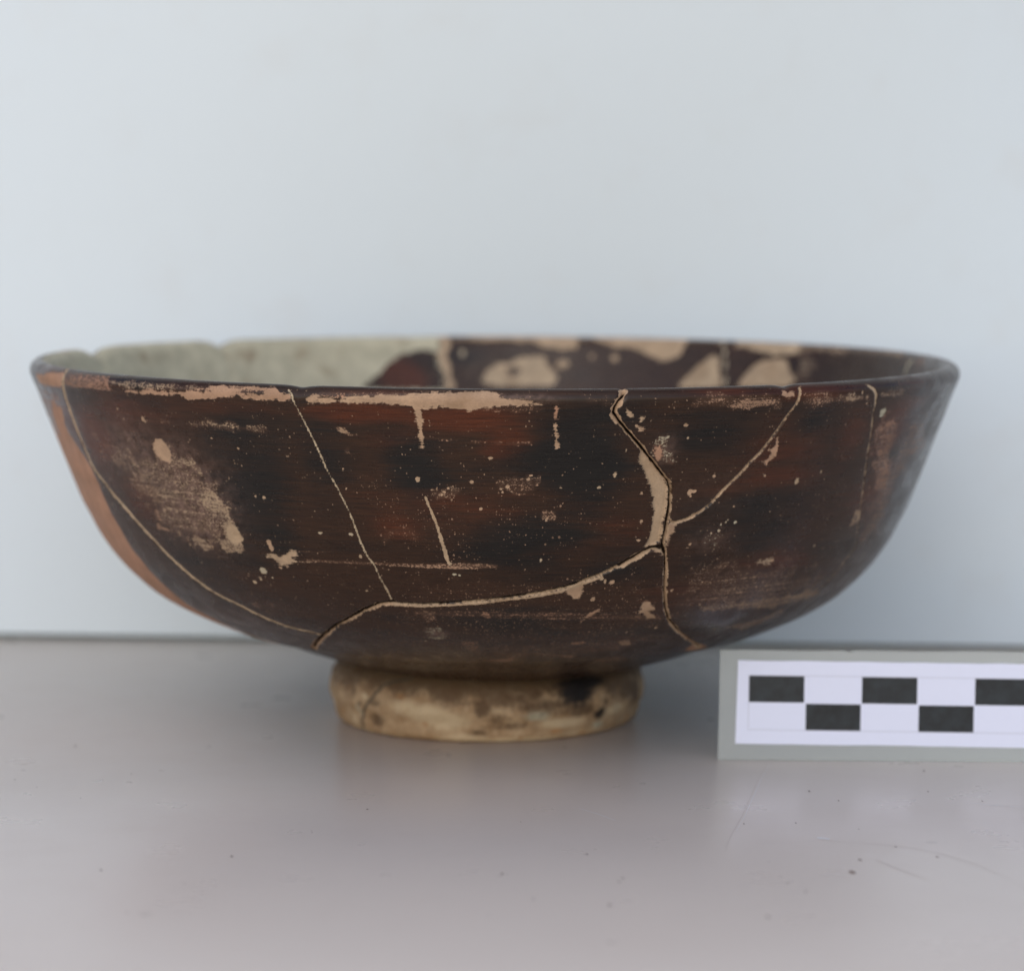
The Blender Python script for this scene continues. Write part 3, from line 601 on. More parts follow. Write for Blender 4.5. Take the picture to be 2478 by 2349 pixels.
BLOBS = [
  ('o', [(-93.01,6.794)], 1.12, 0.67, 'red', 0.45),
  ('o', [(-121.39,7.719)], 0.82, 0.97, 'blk', 0.8),
  ('o', [(-131.4,5.293)], 1.34, 0.67, 'blk', 0.8),
  ('o', [(-117.52,6.66)], 0.45, 1.27, 'blk', 0.8),
  ('o', [(-79.31,7.511)], 0.67, 1.27, 'blk', 0.9),
  ('o', [(-83.18,6.434)], 0.9, 0.6, 'blk', 0.8),
  ('o', [(-63.45,6.356)], 0.67, 0.67, 'blk', 0.5),
  ('o', [(-102.36,4.106)], 2.61, 0.3, 'blk', 0.5),
  ('o', [(-70.69,4.264)], 1.87, 0.3, 'blk', 0.6),
  ('o', [(-162.28,8.115)], 0.45, 0.6, 'red', 0.9),
  ('o', [(-33.24,7.71)], 0.82, 1.49, 'red', 0.75),
  ('o', [(-30.23,8.424)], 0.45, 0.45, 'blk', 0.6),
  ('o', [(-136.99,8.418)], 1.42, 0.45, 'red', 0.6),
  ('o', [(-146.5,7.765)], 0.67, 0.75, 'red', 0.85),
  ('o', [(-146.23,7.393)], 0.45, 0.6, 'red', 0.5),
  ('o', [(-104.38,8.532)], 1.04, 0.22, 'red', 1.3),
  ('o', [(-155.23,8.12)], 0.9, 1.19, 'red', 0.9),
  ('o', [(-93.6,8.456)], 1.27, 0.24, 'red', 1.0),
  ('o', [(-100.51,8.123)], 0.67, 0.34, 'red', 0.6),
  ('o', [(-88.26,7.972)], 0.52, 0.45, 'red', 0.8),
  ('o', [(-90.55,7.514)], 0.75, 0.45, 'red', 0.35),
  ('o', [(-101.02,6.549)], 0.52, 0.3, 'red', 0.6),
  ('o', [(-54.04,7.678)], 1.12, 0.82, 'red', 0.55),
  ('o', [(-43.85,8.03)], 0.45, 0.67, 'red', 0.6),
  ('o', [(-61.26,7.078)], 0.6, 0.45, 'red', 0.35),
  ('o', [(-77.64,7.151)], 0.67, 0.9, 'red', 0.3),
  ('o', [(-74.66,6.563)], 0.67, 0.37, 'red', 0.4),
  ('o', [(-63.54,5.115)], 1.12, 0.6, 'red', 0.25),
  ('o', [(-51.59,8.838)], 1.19, 0.19, 'red', 0.9),
  ('o', [(-64.86,8.904)], 0.75, 0.11, 'red', 0.7),
  ('o', [(-116.59,8.541)], 1.49, 0.19, 'red', 0.4),
  ('o', [(-139.56,6.871)], 0.6, 0.67, 'red', 0.5),
  ('o', [(-48.66,5.829)], 0.9, 0.37, 'red', 0.5),
  ('o', [(-102.87,8.878)], 0.97, 0.1, 'red', 0.7),
  ('o', [(-122.18,4.381)], 1.49, 0.3, 'red', 0.2),
  ('o', [(-84.65,6.36)], 1.49, 0.45, 'red', 0.35),
  ('o', [(-11.41,5.788)], 0.6, 0.75, 'red', 0.5),
  ('o', [(-119.53,7.156)], 0.82, 1.12, 'blk', 0.9),
  ('o', [(-123.54,5.745)], 0.67, 0.45, 'blk', 0.7),
  ('o', [(-108.87,7.377)], 0.52, 0.9, 'blk', 0.6),
  ('o', [(-98.75,7.495)], 0.56, 0.67, 'blk', 1.0),
  ('o', [(-80.51,8.004)], 0.75, 0.82, 'blk', 1.0),
  ('o', [(-78.49,8.493)], 1.19, 0.3, 'blk', 0.8),
  ('o', [(-80.9,6.87)], 0.45, 0.6, 'blk', 0.6),
  ('o', [(-87.1,6.133)], 0.97, 0.52, 'blk', 0.9),
  ('o', [(-74.1,6.032)], 0.75, 0.45, 'blk', 0.6),
  ('o', [(-66.1,8.104)], 0.97, 0.37, 'blk', 0.9),
  ('o', [(-65.05,8.453)], 0.9, 0.22, 'blk', 0.8),
  ('o', [(-54.49,6.511)], 1.04, 0.52, 'blk', 0.8),
  ('o', [(-51.06,8.303)], 0.45, 0.22, 'blk', 0.7),
  ('o', [(-30.79,7.907)], 0.45, 0.9, 'blk', 0.7),
  ('o', [(-144.9,5.062)], 0.9, 0.45, 'blk', 0.5),
  ('o', [(-86.73,4.712)], 1.49, 0.45, 'blk', 0.5),
  ('o', [(-110.89,3.588)], 2.24, 0.3, 'blk', 0.3),
  ('o', [(-81.01,3.833)], 1.49, 0.37, 'blk', 0.6),
  ('o', [(-133.0,8.884)], 1.12, 0.1, 'blk', 0.9),
  ('o', [(-130.13,6.906)], 0.9, 0.9, 'dust_sheen', 0.95),
  ('o', [(-137.66,7.565)], 0.9, 0.67, 'dust_sheen', 0.65),
  ('o', [(-129.8,7.645)], 0.52, 0.37, 'dust_sheen', 0.5),
  ('o', [(-63.56,7.092)], 0.9, 0.45, 'dust_sheen', 0.12),
  ('o', [(-86.58,8.808)], 0.45, 0.09, 'dust_sheen', 0.8),  # glossy blue-grey sheen on the rim, painted in as film colour
  ('o', [(-98.59,4.263)], 0.21, 0.12, 'dust_sheen', 0.6),
  ('o', [(-70.41,7.91)], 0.22, 0.26, 'dust_sheen', 0.5),
  ('o', [(-62.18,6.309)], 0.45, 0.22, 'dust_sheen', 0.35),
  ('o', [(-30.97,7.312)], 0.3, 0.67, 'dust_sheen', 0.3),
  ('i', [(104.7,10.014)], 0.45, 0.45, 'red', 1.7),
  ('i', [(99.19,9.975)], 0.15, 0.45, 'blk', 0.5),
  ('i', [(94.65,9.574)], 0.45, 0.3, 'blk', 0.5),
  ('i', [(8.27,9.287)], 0.45, 0.22, 'dust_sheen', 0.5),
]
BLOBS += [
  ('f', [(-117.8,0.724)], 0.26, 0.11, 'dark', 0.8),
  ('f', [(-107.7,0.683)], 0.15, 0.15, 'dark', 0.8),
  ('f', [(-145.4,0.906)], 0.13, 0.19, 'dark', 0.6),
  ('f', [(-132.7,1.08)], 0.19, 0.09, 'dark', 0.6),
  ('f', [(-133.4,1.432)], 0.21, 0.15, 'dark', 0.75),
  ('f', [(-141.0,1.159)], 0.09, 0.06, 'dark', 0.6),
  ('f', [(-97.5,0.952)], 0.22, 0.10, 'dark', 0.5),
  ('f', [(-90.9,1.039)], 0.18, 0.22, 'dark', 0.85),
  ('f', [(-92.1,1.51)], 0.22, 0.07, 'dark', 0.6),
  ('f', [(-80.8,1.403)], 0.45, 0.09, 'dark', 0.55),
  ('f', [(-81.8,0.894)], 0.67, 0.19, 'dark', 0.75),
  ('f', [(-68.6,1.039)], 0.67, 0.13, 'dark', 0.75),
  ('f', [(-62.7,1.171)], 0.60, 0.09, 'dark', 0.5),
  ('f', [(-54.1,1.175)], 0.34, 0.13, 'dark', 0.9),
  ('f', [(-44.6,1.295)], 0.15, 0.13, 'blk', 0.85),
  ('f', [(-55.6,0.861)], 0.36, 0.25, 'blk', 1.0),
  ('f', [(-51.5,0.687)], 0.60, 0.15, 'blk', 1.0),
  ('f', [(-26.7,0.964)], 0.37, 0.22, 'dark', 1.0),
  ('f', [(-19.9,1.064)], 0.22, 0.25, 'dark', 1.0),
  ('f', [(-41.9,1.101)], 0.09, 0.09, 'dark', 0.7),
  ('f', [(-88.9,0.691)], 1.94, 0.10, 'dark', 0.8),
  ('f', [(-130.3,0.695)], 0.45, 0.10, 'dark', 0.6),
  ('f', [(-127.8,1.746)], 0.45, 0.07, 'dark', 0.4),
  ('f', [(-86.2,1.25)], 0.22, 0.15, 'dark', 0.5),
  ('f', [(-110.9,1.183)], 0.45, 0.19, 'cream', 0.8),
  ('f', [(-104.1,1.312)], 0.45, 0.19, 'cream', 0.9),
  ('f', [(-119.0,1.088)], 0.37, 0.15, 'cream', 0.6),
  ('f', [(-61.7,1.39)], 0.45, 0.10, 'cream', 0.9),
  ('f', [(-35.3,1.283)], 0.28, 0.10, 'cream', 1.0),
  ('f', [(-77.4,1.68)], 0.82, 0.06, 'cream', 0.9),
  ('f', [(-98.0,1.622)], 0.45, 0.09, 'cream', 0.8),
  ('f', [(-146.4,1.506)], 0.10, 0.15, 'cream', 0.7),
  ('f', [(-53.4,1.609)], 0.60, 0.07, 'cream', 0.5),
  ('f', [(-85.5,1.097)], 0.15, 0.07, 'cream', 0.5),
  ('f', [(-138.6,1.014)], 0.09, 0.07, 'cream', 0.8),
  ('f', [(-71.3,1.217)], 0.24, 0.10, 'grn', 0.9),
  ('f', [(-44.1,1.523)], 0.16, 0.06, 'grn', 0.9),
  ('f', [(-142.0,1.27)], 0.07, 0.15, 'grn', 0.6),
  ('f', [(-149.3,0.911)], 0.07, 0.07, 'och', 0.7),
  ('f', [(-63.2,1.531)], 0.13, 0.06, 'och', 0.7),
  ('f', [(-22.8,1.556)], 0.18, 0.15, 'och', 0.5),
  ('f', [(-121.4,0.906)], 0.13, 0.07, 'och', 0.7),
  ('f', [(-51.2,1.626)], 0.12, 0.06, 'och', 0.6),
  ('f', [(-156.4,1.432)], 0.09, 0.15, 'och', 0.5),
  ('f', [(-111.7,1.394)], 0.07, 0.06, 'och', 0.6),
  ('f', [(-76.9,1.634)], 0.07, 0.04, 'och', 0.6),
  ('f', [(-133.4,1.489)], 0.30, 0.15, 'och', 0.3),
]
FOOT_LINE = [(-118.8, 0.555), (-122.2, 0.596), (-129.3, 0.741), (-133.2, 0.952), (-137.4, 1.146), (-140.3, 1.357), (-143.7, 1.7)]
FOOT_X = -0.17
RIM_DIPS = [(160.75, 2.4, 0.17), (133.42, 1.6, 0.13), (-111.17, 1.2, 0.035), (-75.88, 0.35, 0.02), (-55.83, 1.1, 0.035), (102.58, 3, 0.01), (122.09, 6, 0.012)]
BACK_EDGES = [22.0, 54.22, 98.27, 133.13, 160.39]
GRIT = [(5.045, -6.733, 0.014, 0.055, 0.2), (6.941, -6.765, 0.011, 0.045, 0.2), (5.432, -7.456, 0.013, 0.036, 0.2), (7.11, -5.112, 0.019, 0.057, 0.2), (7.687, -7.487, 0.013, 0.036, 0.2), (4.604, -9.068, 0.013, 0.034, 0.2), (3.81, -9.126, 0.013, 0.034, 0.2), (5.907, -10.678, 0.017, 0.033, 0.2), (6.418, -11.31, 0.016, 0.049, 0.2), (5.285, -11.491, 0.024, 0.065, 0.2), (5.083, -12.248, 0.044, 0.096, 0.2), (-1.942, -8.097, 0.022, 0.028, 0.2), (-3.74, -11.284, 0.025, 0.049, 0.2), (-5.495, -12.123, 0.02, 0.048, 0.2), (-7.795, -5.82, 0.012, 0.03, 0.2), (-7.336, -6.443, 0.009, 0.027, 0.2), (-5.955, -5.384, 0.014, 0.028, 0.2), (-6.509, -7.269, 0.009, 0.022, 0.2), (-7.243, -2.966, 0.025, 0.059, 0.2), (0.161, -12.322, 0.02, 0.048, 0.2), (1.381, -11.127, 0.016, 0.041, 0.2), (1.844, -12.592, 0.016, 0.047, 0.2), (1.784, -12.81, 0.016, 0.047, 0.2), (1.609, -14.116, 0.019, 0.061, 0.2), (3.676, -14.759, 0.022, 0.06, 0.2), (4.317, -13.38, 0.016, 0.047, 0.2), (0.585, -13.797, 0.015, 0.038, 0.2), (4.12, -12.906, 0.012, 0.031, 0.2), (0.432, -8.982, 0.009, 0.026, 0.2), (5.506, -9.496, 0.009, 0.026, 0.2)]
HAIRS = [([(4.553, -4.593), (4.313, -5.787), (4.059, -7.238), (3.821, -8.603), (3.617, -9.609), (3.485, -10.3), (3.393, -10.97)], 0.004, 0), ([(4.601, -4.593), (4.361, -5.787), (4.105, -7.238), (3.865, -8.603), (3.66, -9.609)], 0.004, 1), ([(3.853, -10.49), (4.318, -10.382), (4.879, -10.246), (5.466, -10.436), (6.097, -10.705), (6.517, -11.127), (6.895, -11.746), (7.217, -12.616), (7.412, -13.45)], 0.005, 0), ([(4.826, -10.054), (4.894, -10.109), (4.998, -10.164)], 0.05, 1), ([(7.492, -7.61), (7.786, -7.794), (8.267, -7.916)], 0.01, 1), ([(1.333, -8.006), (1.641, -8.455), (1.879, -8.895)], 0.008, 1), ([(5.515, -11.491), (5.786, -12.123), (6.065, -12.616)], 0.008, 0)]


OUT=[(2.2,1.00),(2.837,1.14),(3.475,1.33),(4.145,1.57),(4.794,1.76),(5.515,2.06),(6.155,2.42),(6.696,2.90),(7.107,3.47),(7.417,4.07),(7.74,4.88),(8.045,5.71),(8.175,6.05)]
LIP=[(8.255,6.24),(8.29,6.35),(8.28,6.43),(8.23,6.50),(8.15,6.54),(8.05,6.52),(7.97,6.45),(7.92,6.35)]
INN=[(7.80,6.0),(7.62,5.5),(7.36,4.88),(7.06,4.1),(6.75,3.55),(6.3,3.05),(5.8,2.68),(5.2,2.38),(4.4,2.08),(3.5,1.86),(2.4,1.74),(1.2,1.7),(0.02,1.69)]
def catmull(P,n=24):
    P=np.array(P,float); Q=np.vstack([2*P[0]-P[1],P,2*P[-1]-P[-2]]); out=[]
    for i in range(len(P)-1):
        p0,p1,p2,p3=Q[i:i+4]
        # centripetal-ish via uniform with chord scaling
        d=np.linalg.norm(p2-p1)
        m1=(p2-p0)/(np.linalg.norm(p2-p1)+np.linalg.norm(p1-p0))*d
        m2=(p3-p1)/(np.linalg.norm(p3-p2)+np.linalg.norm(p2-p1))*d
        t=np.linspace(0,1,n,endpoint=False)[:,None]
        out.append((2*t**3-3*t**2+1)*p1+(t**3-2*t**2+t)*m1+(-2*t**3+3*t**2)*p2+(t**3-t**2)*m2)
    out.append(P[-1:]); return np.vstack(out)
PR=catmull(OUT+LIP+INN)
SS=np.r_[0,np.cumsum(np.hypot(*np.diff(PR,axis=0).T))]
def arc_at(pt): return float(SS[np.argmin(((PR-np.array(pt))**2).sum(1))])
S_LIP0=arc_at(LIP[0]); S_CREST=arc_at((8.15,6.54)); S_IN=arc_at(LIP[-1]); S_END=float(SS[-1])
def rz(s): return np.interp(s,SS,PR[:,0]),np.interp(s,SS,PR[:,1])
def kz(z): return np.interp(z,[1.2,2.5,6.5],[.012,.010,.0055])
def pos(th,s):
    r,z=rz(s); x=r*np.cos(th); y=r*np.sin(th)
    return np.stack([x,y,z-kz(z)*x],-1)


FR = np.linspace(-190, 10, 1401); BK = np.linspace(10, 170, 301)[1:-1]
TH = np.r_[FR, BK]
SV = np.r_[np.linspace(0, S_LIP0, 450)[:-1], np.linspace(S_LIP0, S_IN, 42)[:-1], np.linspace(S_IN, S_IN+2.1, 125)[:-1], np.linspace(S_IN+2.1, S_END, 26)]
nT, nS = len(TH), len(SV)
RV, ZV = rz(SV)
rng = np.random.RandomState(7)

wh = np.zeros((nT, nS)); ws = np.full((nT, nS), .10); ck = np.zeros((nT, nS)); gp = np.zeros((nT, nS))
red = np.zeros((nT, nS)); blk = np.zeros((nT, nS)); dust_sheen = np.zeros((nT, nS)); tone = np.full((nT, nS), .3)
depth = np.zeros((nT, nS))                  # inward displacement, cm
CREST = S_CREST

def window(pts, pad):
    """index window of the grid around pts (deg, s) with pad in cm"""
    p = np.array(pts); t0, t1 = p[:, 0].min()-pad/5*57.3/1.4, p[:, 0].max()+pad/5*57.3/1.4
    s0, s1 = p[:, 1].min()-pad, p[:, 1].max()+pad
    i = np.searchsorted(TH, [t0, t1]); j = np.searchsorted(SV, [s0, s1])
    if i[1] <= i[0] or j[1] <= j[0]: return None
    return slice(max(i[0]-1, 0), i[1]+1), slice(max(j[0]-1, 0), j[1]+1)

def seg_dist(pts, I, J, closed=False):
    T = np.radians(TH[I])[:, None]; S = SV[J][None, :]; r = RV[J][None, :]
    p = list(pts)
    if closed: p = p+[p[0]]
    best = np.full((T.shape[0], S.shape[1]), 1e9); where = np.zeros_like(best)
    for k in range(len(p)-1):
        ax = (np.radians(p[k][0])-T)*r; ay = p[k][1]-S
        bx = (np.radians(p[k+1][0])-T)*r; by = p[k+1][1]-S
        dx, dy = bx-ax, by-ay
        t = np.clip(-(ax*dx+ay*dy)/(dx*dx+dy*dy+1e-12), 0, 1)
        d = np.hypot(ax+t*dx, ay+t*dy)
        m = d < best
        best[m] = d[m]; where[m] = (k+t)[m]
    return best, where

def inside(pts, I, J):
    return pip(pts, *np.meshgrid(TH[I], SV[J], indexing='ij'))

def pip(pts, X, Y):
    c = np.zeros(X.shape, bool); n = len(pts)
    for k in range(n):
        (x0, y0), (x1, y1) = pts[k], pts[(k+1) % n]
        if y0 == y1: continue
        c ^= ((y0 > Y) != (y1 > Y)) & (X < (x1-x0)*(Y-y0)/(y1-y0)+x0)
    return c

def smooth_noise(I, J, sc, seed):
    """cheap value noise on (x, s), octave sum, for ragged outlines"""
    X = (np.radians(TH[I])*8)[:, None]+0*SV[J][None, :]; Y = SV[J][None, :]+0*TH[I][:, None]
    o = np.zeros_like(X)
    for k, am in ((1, 1), (2.1, .6), (4.3, .4)):
        rr = np.random.RandomState(seed+int(k*10)); tab = rr.rand(257, 257)
        x, y = X*sc*k+500, Y*sc*k+50
        xi, yi = np.floor(x).astype(int), np.floor(y).astype(int); fx, fy = x-xi, y-yi
        fx = fx*fx*(3-2*fx); fy = fy*fy*(3-2*fy)
        g = lambda a, b: tab[a % 256, b % 256]
        o += am*((g(xi, yi)*(1-fx)+g(xi+1, yi)*fx)*(1-fy)+(g(xi, yi+1)*(1-fx)+g(xi+1, yi+1)*fx)*fy-.5)
    return o
for side, pts, rx, ry, ch, a in BLOBS:
    if side == 'f': continue
    t, s = pts[0]
    w = window([(t, s)], 2.2*max(rx, ry))
    if w is None: continue
    I, J = w
    X = np.radians(TH[I]-t)[:, None]*RV[J][None, :]; Y = (SV[J]-s)[None, :]
    g = a*np.exp(-((X/rx)**2+(Y/ry)**2)**1.3)
    A = {'red': red, 'blk': blk, 'dust_sheen': dust_sheen}[ch]
    A[I, J] = np.maximum(A[I, J], g)
for side, pts, dens, tn, fe in SOFT:
    w = window(pts, fe*1.5)
    if w is None: continue
    I, J = w
    d, _ = seg_dist(pts, I, J, True); ins = inside(pts, I, J)
    fe = max(fe*1.4, .05)
    sd = np.where(ins, d, -d)+(fe*.9 if fe > .06 else .012)*smooth_noise(I, J, 5, 11)
    f = np.clip(sd/fe+(.40 if fe > .06 else .55), 0, 1); f = f*f*(3-2*f)
    v = f*np.where(dens > .6, .6+(dens-.6)*.55, dens)
    up_ = v > ws[I, J]
    ws[I, J] = np.where(up_, v, ws[I, J]); tone[I, J] = np.where(up_ & (f > .05), tn, tone[I, J])
for side, pts, tn, sign in PATCH:
    w = window(pts, .15)
    if w is None: continue
    I, J = w
    d, _ = seg_dist(pts, I, J, True); ins = inside(pts, I, J)
    sd = np.where(ins, d, -d)+(.022 if side == 'o' else .055)*smooth_noise(I, J, 9 if side == 'o' else 4, 3)
    v = np.clip(.5+sd/.12, 0, 1)
    if sign > 0:
        up_ = v > wh[I, J]
        wh[I, J] = np.maximum(wh[I, J], v); tone[I, J] = np.where(up_ & (v > .3), tn, tone[I, J])
    else:
        wh[I, J] = np.minimum(wh[I, J], 1-v)
dots = [(p[0][0], p[0][1], r, tn) for sd_, p, r, tn in DOTS]
for k in range(330):                        # scattered pin-prick losses of glaze
    t = rng.uniform(-185, 5); s = rng.uniform(2.0, 9.2)
    dots.append((t, s, .003+.014*rng.rand()**3, rng.choice([.2, .3, .5, .7])))
for t, s, r, tn in dots:
    w = window([(t, s)], r+.12)
    if w is None: continue
    I, J = w
    X = np.radians(TH[I]-t)[:, None]*RV[J][None, :]; Y = (SV[J]-s)[None, :]
    a = rng.uniform(.75, 1.3); d = np.hypot(X*a, Y/a)
    v = np.clip(.5+(r-.008-d)/.05, 0, 1)*rng.uniform(.75, 1.1)
    up_ = v > wh[I, J]
    wh[I, J] = np.maximum(wh[I, J], v); tone[I, J] = np.where(up_ & (v > .3), tn, tone[I, J])
for n, (side, pts, hw, hg, dp, tn) in enumerate(CRACKS):
    w = window(pts, .25)
    I, J = w
    d, _ = seg_dist(pts, I, J)
    d = np.abs(d+.010*smooth_noise(I, J, 14, 20+n))
    wv = hw*(1+.5*smooth_noise(I, J, 3.5, 60+n)+(.45 if hw > .02 else .1)*smooth_noise(I, J, 13, 70+n))
    v = np.clip(.5+(wv-d)/.05, 0, 1)
    up_ = v > ck[I, J]
    ck[I, J] = np.maximum(ck[I, J], v); tone[I, J] = np.where(up_ & (v > .2), tn, tone[I, J])
    if hg > 0:
        gv = hg*(1+.6*smooth_noise(I, J, 2.5, 90+n))
        gp[I, J] = np.maximum(gp[I, J], np.clip(.5+(gv-d)/.028, 0, 1))
    q = np.clip(1-d/(hw*1.3), 0, 1); q = q*q*(3-2*q)*dp
    if hg > 0: q += dp*.9*np.clip(1-d/.03, 0, 1)
    depth[I, J] = np.maximum(depth[I, J], q)
# the broad chipped bevel beside the joint: sinks from its left edge to the joint
lens = [p for p in PATCH if p[2] == .45][0][1]
I, J = window(lens, .1)
ins = inside(lens, I, J)
d, _ = seg_dist(CRACKS[3][1], I, J)
de, _ = seg_dist(lens, I, J, True)
depth[I, J] = np.maximum(depth[I, J], np.where(ins, np.minimum(de*1.2, .055*np.exp(-d/.35)), 0))
# shallow thickness of the lost glaze and a slight waver left by the potter's wheel
depth += .004*np.clip((wh-.4)*4, 0, 1)
wheel = np.interp(SV, np.linspace(0, S_END, 60), np.random.RandomState(5).randn(60))*.004
# chips and dips in the rim: angle, half width (deg), depth cm
for t, hwid, dp in RIM_DIPS:
    f = np.exp(-np.abs((TH-t)/hwid)**1.6)[:, None]*np.clip((ZV-6.0)/.54, 0, 1)[None, :]**.7
    depth_z = dp*f
    if 'zdip' not in globals(): zdip = np.zeros((nT, nS))
    zdip += depth_z

T2 = np.radians(TH)[:, None]+0*SV[None, :]; S2 = SV[None, :]+0*TH[:, None]
P = pos(T2, S2)
dr = np.gradient(RV, SV); dz = np.gradient(ZV, SV); ln = np.hypot(dr, dz)
nr, nz = dz/ln, -dr/ln                      # outward normal of the profile
off = wheel[None, :]-depth + .012*np.sin(T2*2+1.1)*np.clip(ZV/6, 0, 1)[None, :]
P[..., 0] += nr*np.cos(T2)*off; P[..., 1] += nr*np.sin(T2)*off; P[..., 2] += nz*off - zdip
UV = np.stack([T2*8.0, S2], -1)
A1 = np.stack([wh, ws, ck, gp], -1); A2 = np.stack([red, blk, dust_sheen, tone], -1)

# ---- which sherd every face belongs to
outm = SV <= S_LIP0
zo = ZV[outm]; so = SV[outm]
s_eq = np.where(SV <= S_IN, np.minimum(SV, 99), np.interp(ZV, zo, so))
k0, k1, k2, k3, k4, k5, k6 = [c[1] for c in CRACKS[:7]]
top = lambda p: [(p[0], 20.0)]
jn = 12
B_ = {}
B_[2] = top(k0[0])+k0+k1[3:9][:0]+k1[2:8]+k2+top(k2[-1])
B_[3] = top(k2[-1])+k2[::-1]+k1[8:]+k3[::-1]+top(k3[0])
B_[4] = top(k3[0])+k3[:jn+1]+k4+top(k4[-1])
B_[5] = top(k4[-1])+k4[::-1]+k3[jn:]+k5+[(k5[-1][0]+12, k5[-1][1]-.1)]+k6[::-1]+top(k6[0])
B_[6] = top(k6[0])+k6+[(k5[-1][0]+12, k5[-1][1]-.1), (k5[-1][0]+14, -1), (30, -1), (30, 20)]
B_[7] = [(-140, -1), (-134, 2.0)]+k1+k5+[(k5[-1][0]+12, k5[-1][1]-.1), (k5[-1][0]+14, -1)]
tc = np.r_[(TH[:-1]+TH[1:])/2, (TH[-1]+170)/2]; sc = (s_eq[:-1]+s_eq[1:])/2
TC, SC = np.meshgrid(tc, sc, indexing='ij')
lab = np.ones(TC.shape, int)
for k, poly in B_.items():
    lab[pip(poly, TC, SC)] = k
lab[(TC > BACK_EDGES[0])] = 6
for n_, (a, b) in enumerate(zip(BACK_EDGES, BACK_EDGES[1:])):
    lab[(TC >= a+.4*np.sin(SC*2)) & (TC > 20)] = 8+n_
lab[TC >= BACK_EDGES[-1]] = 1
idx = np.arange(nT*nS).reshape(nT, nS); idx = np.vstack([idx, idx[:1]])
FA = np.stack([idx[:-1, :-1], idx[1:, :-1], idx[1:, 1:], idx[:-1, 1:]], -1).reshape(-1, 4)
LB = lab.reshape(-1)
Pf, UVf, A1f, A2f = P.reshape(-1, 3), UV.reshape(-1, 2), A1.reshape(-1, 4), A2.reshape(-1, 4)

bowl = bpy.data.objects.new('bowl', None)
col.objects.link(bowl)
tag(bowl, 'ancient footed pottery bowl with worn black-brown glaze, glued together from broken sherds', 'bowl')
SHERD_LABEL = {1: 'sherd at the left end with bare pink clay down its outer side',
               2: 'sherd with a pale rubbed patch and an oval chip below the rim',
               3: 'large middle sherd with beige wear along the rim and two pale drips',
               4: 'small triangular rim sherd between two beige joints',
               5: 'maroon-brown sherd right of the triangular sherd',
               6: 'right end sherd with rusty vertical scuffs',
               7: 'lowest sherd under the long curved joint'}
for k in sorted(set(LB.tolist())):
    f = FA[LB == k]
    uq, inv = np.unique(f.ravel(), return_inverse=True)
    me = raw_mesh('sherd', Pf[uq], inv.reshape(-1, 4), {'wear': A1f[uq], 'tint': A2f[uq]}, UVf[uq])
    o = link('sherd', me, M_GLAZE, bowl)
    if k in SHERD_LABEL: o['label'] = SHERD_LABEL[k]

# ---- ring foot
FOOTP = catmull([(2.10, 1.20), (2.42, 1.15), (2.64, 1.05), (2.78, .92), (2.865, .66), (2.87, .50), (2.80, .33), (2.755, .14), (2.69, .03), (2.60, .0),
                 (2.30, .0), (2.15, .08), (2.02, .4), (1.9, .9), (1.6, 1.2), (.02, 1.25)], 12)
FS = np.r_[0, np.cumsum(np.hypot(*np.diff(FOOTP, axis=0).T))]
ft = np.radians(np.linspace(0, 360, 720, endpoint=False)-270); fs = np.linspace(0, FS[-1], 260)
FT, FSS = np.meshgrid(ft, fs, indexing='ij')
fr = np.interp(FSS, FS, FOOTP[:, 0]); fz = np.interp(FSS, FS, FOOTP[:, 1])
tabn = np.random.RandomState(12).rand(64, 64)
def vn(a, b):
    ai, bi = np.floor(a).astype(int), np.floor(b).astype(int); fa_, fb_ = a-ai, b-bi
    fa_ = fa_*fa_*(3-2*fa_); fb_ = fb_*fb_*(3-2*fb_)
    g = lambda i, j: tabn[i % 64, j % 64]
    return (g(ai, bi)*(1-fa_)+g(ai+1, bi)*fa_)*(1-fb_)+(g(ai, bi+1)*(1-fa_)+g(ai+1, bi+1)*fa_)*fb_-.5
u_ = FT*64/(2*np.pi)
wob = .012*np.sin(3*FT+.4)+.010*np.sin(7*FT+2)+.045*vn(u_, fz*3.5)+.030*vn(u_*2, fz*9)
chip = .10*np.exp(-(((np.degrees(FT)+178)/7)**2+((fz-.42)/.09)**2))+.05*np.exp(-(((np.degrees(FT)+2)/6)**2+((fz-.40)/.1)**2))
fade = np.clip(fz/.1, 0, 1)
fr = fr+(wob-chip)*fade
FP = np.stack([FOOT_X+fr*np.cos(FT), fr*np.sin(FT), fz-.010*fr*np.cos(FT)*np.clip((fz-.8)/.4, 0, 1)], -1)
fa = {c: np.zeros(FT.shape) for c in ('dark', 'blk', 'cream', 'och', 'grn', 'dust_sheen')}
FD = np.degrees(FT); FD = np.where(FD > 90, FD-360, FD)
for side, pts, rx, ry, ch, a in BLOBS:
    if side != 'f': continue
    t, s = pts[0]
    X = np.radians(FD-t)*2.8; Y = FSS-s
    fa[ch] = np.maximum(fa[ch], a*np.exp(-((X/rx)**2+(Y/ry)**2)**1.2))
fa['dark'] = np.maximum(fa['dark'], np.clip((fz-.62-.25*vn(u_, fz*0))/.34, 0, 1)*(.62+.3*np.clip(np.cos(FT+1.2), 0, 1)))  # brown stain, plus shade under the bowl painted in towards the top
line = np.zeros(FT.shape)
fl = FOOT_LINE
for a, b in zip(fl, fl[1:]):
    ax, ay = np.radians(a[0]-FD)*2.8, a[1]-FSS; bx, by = np.radians(b[0]-FD)*2.8, b[1]-FSS
    dx, dy = bx-ax, by-ay
    t = np.clip(-(ax*dx+ay*dy)/(dx*dx+dy*dy), 0, 1)
    line = np.maximum(line, np.clip(.5+(.028-np.hypot(ax+t*dx, ay+t*dy))/.06, 0, 1))
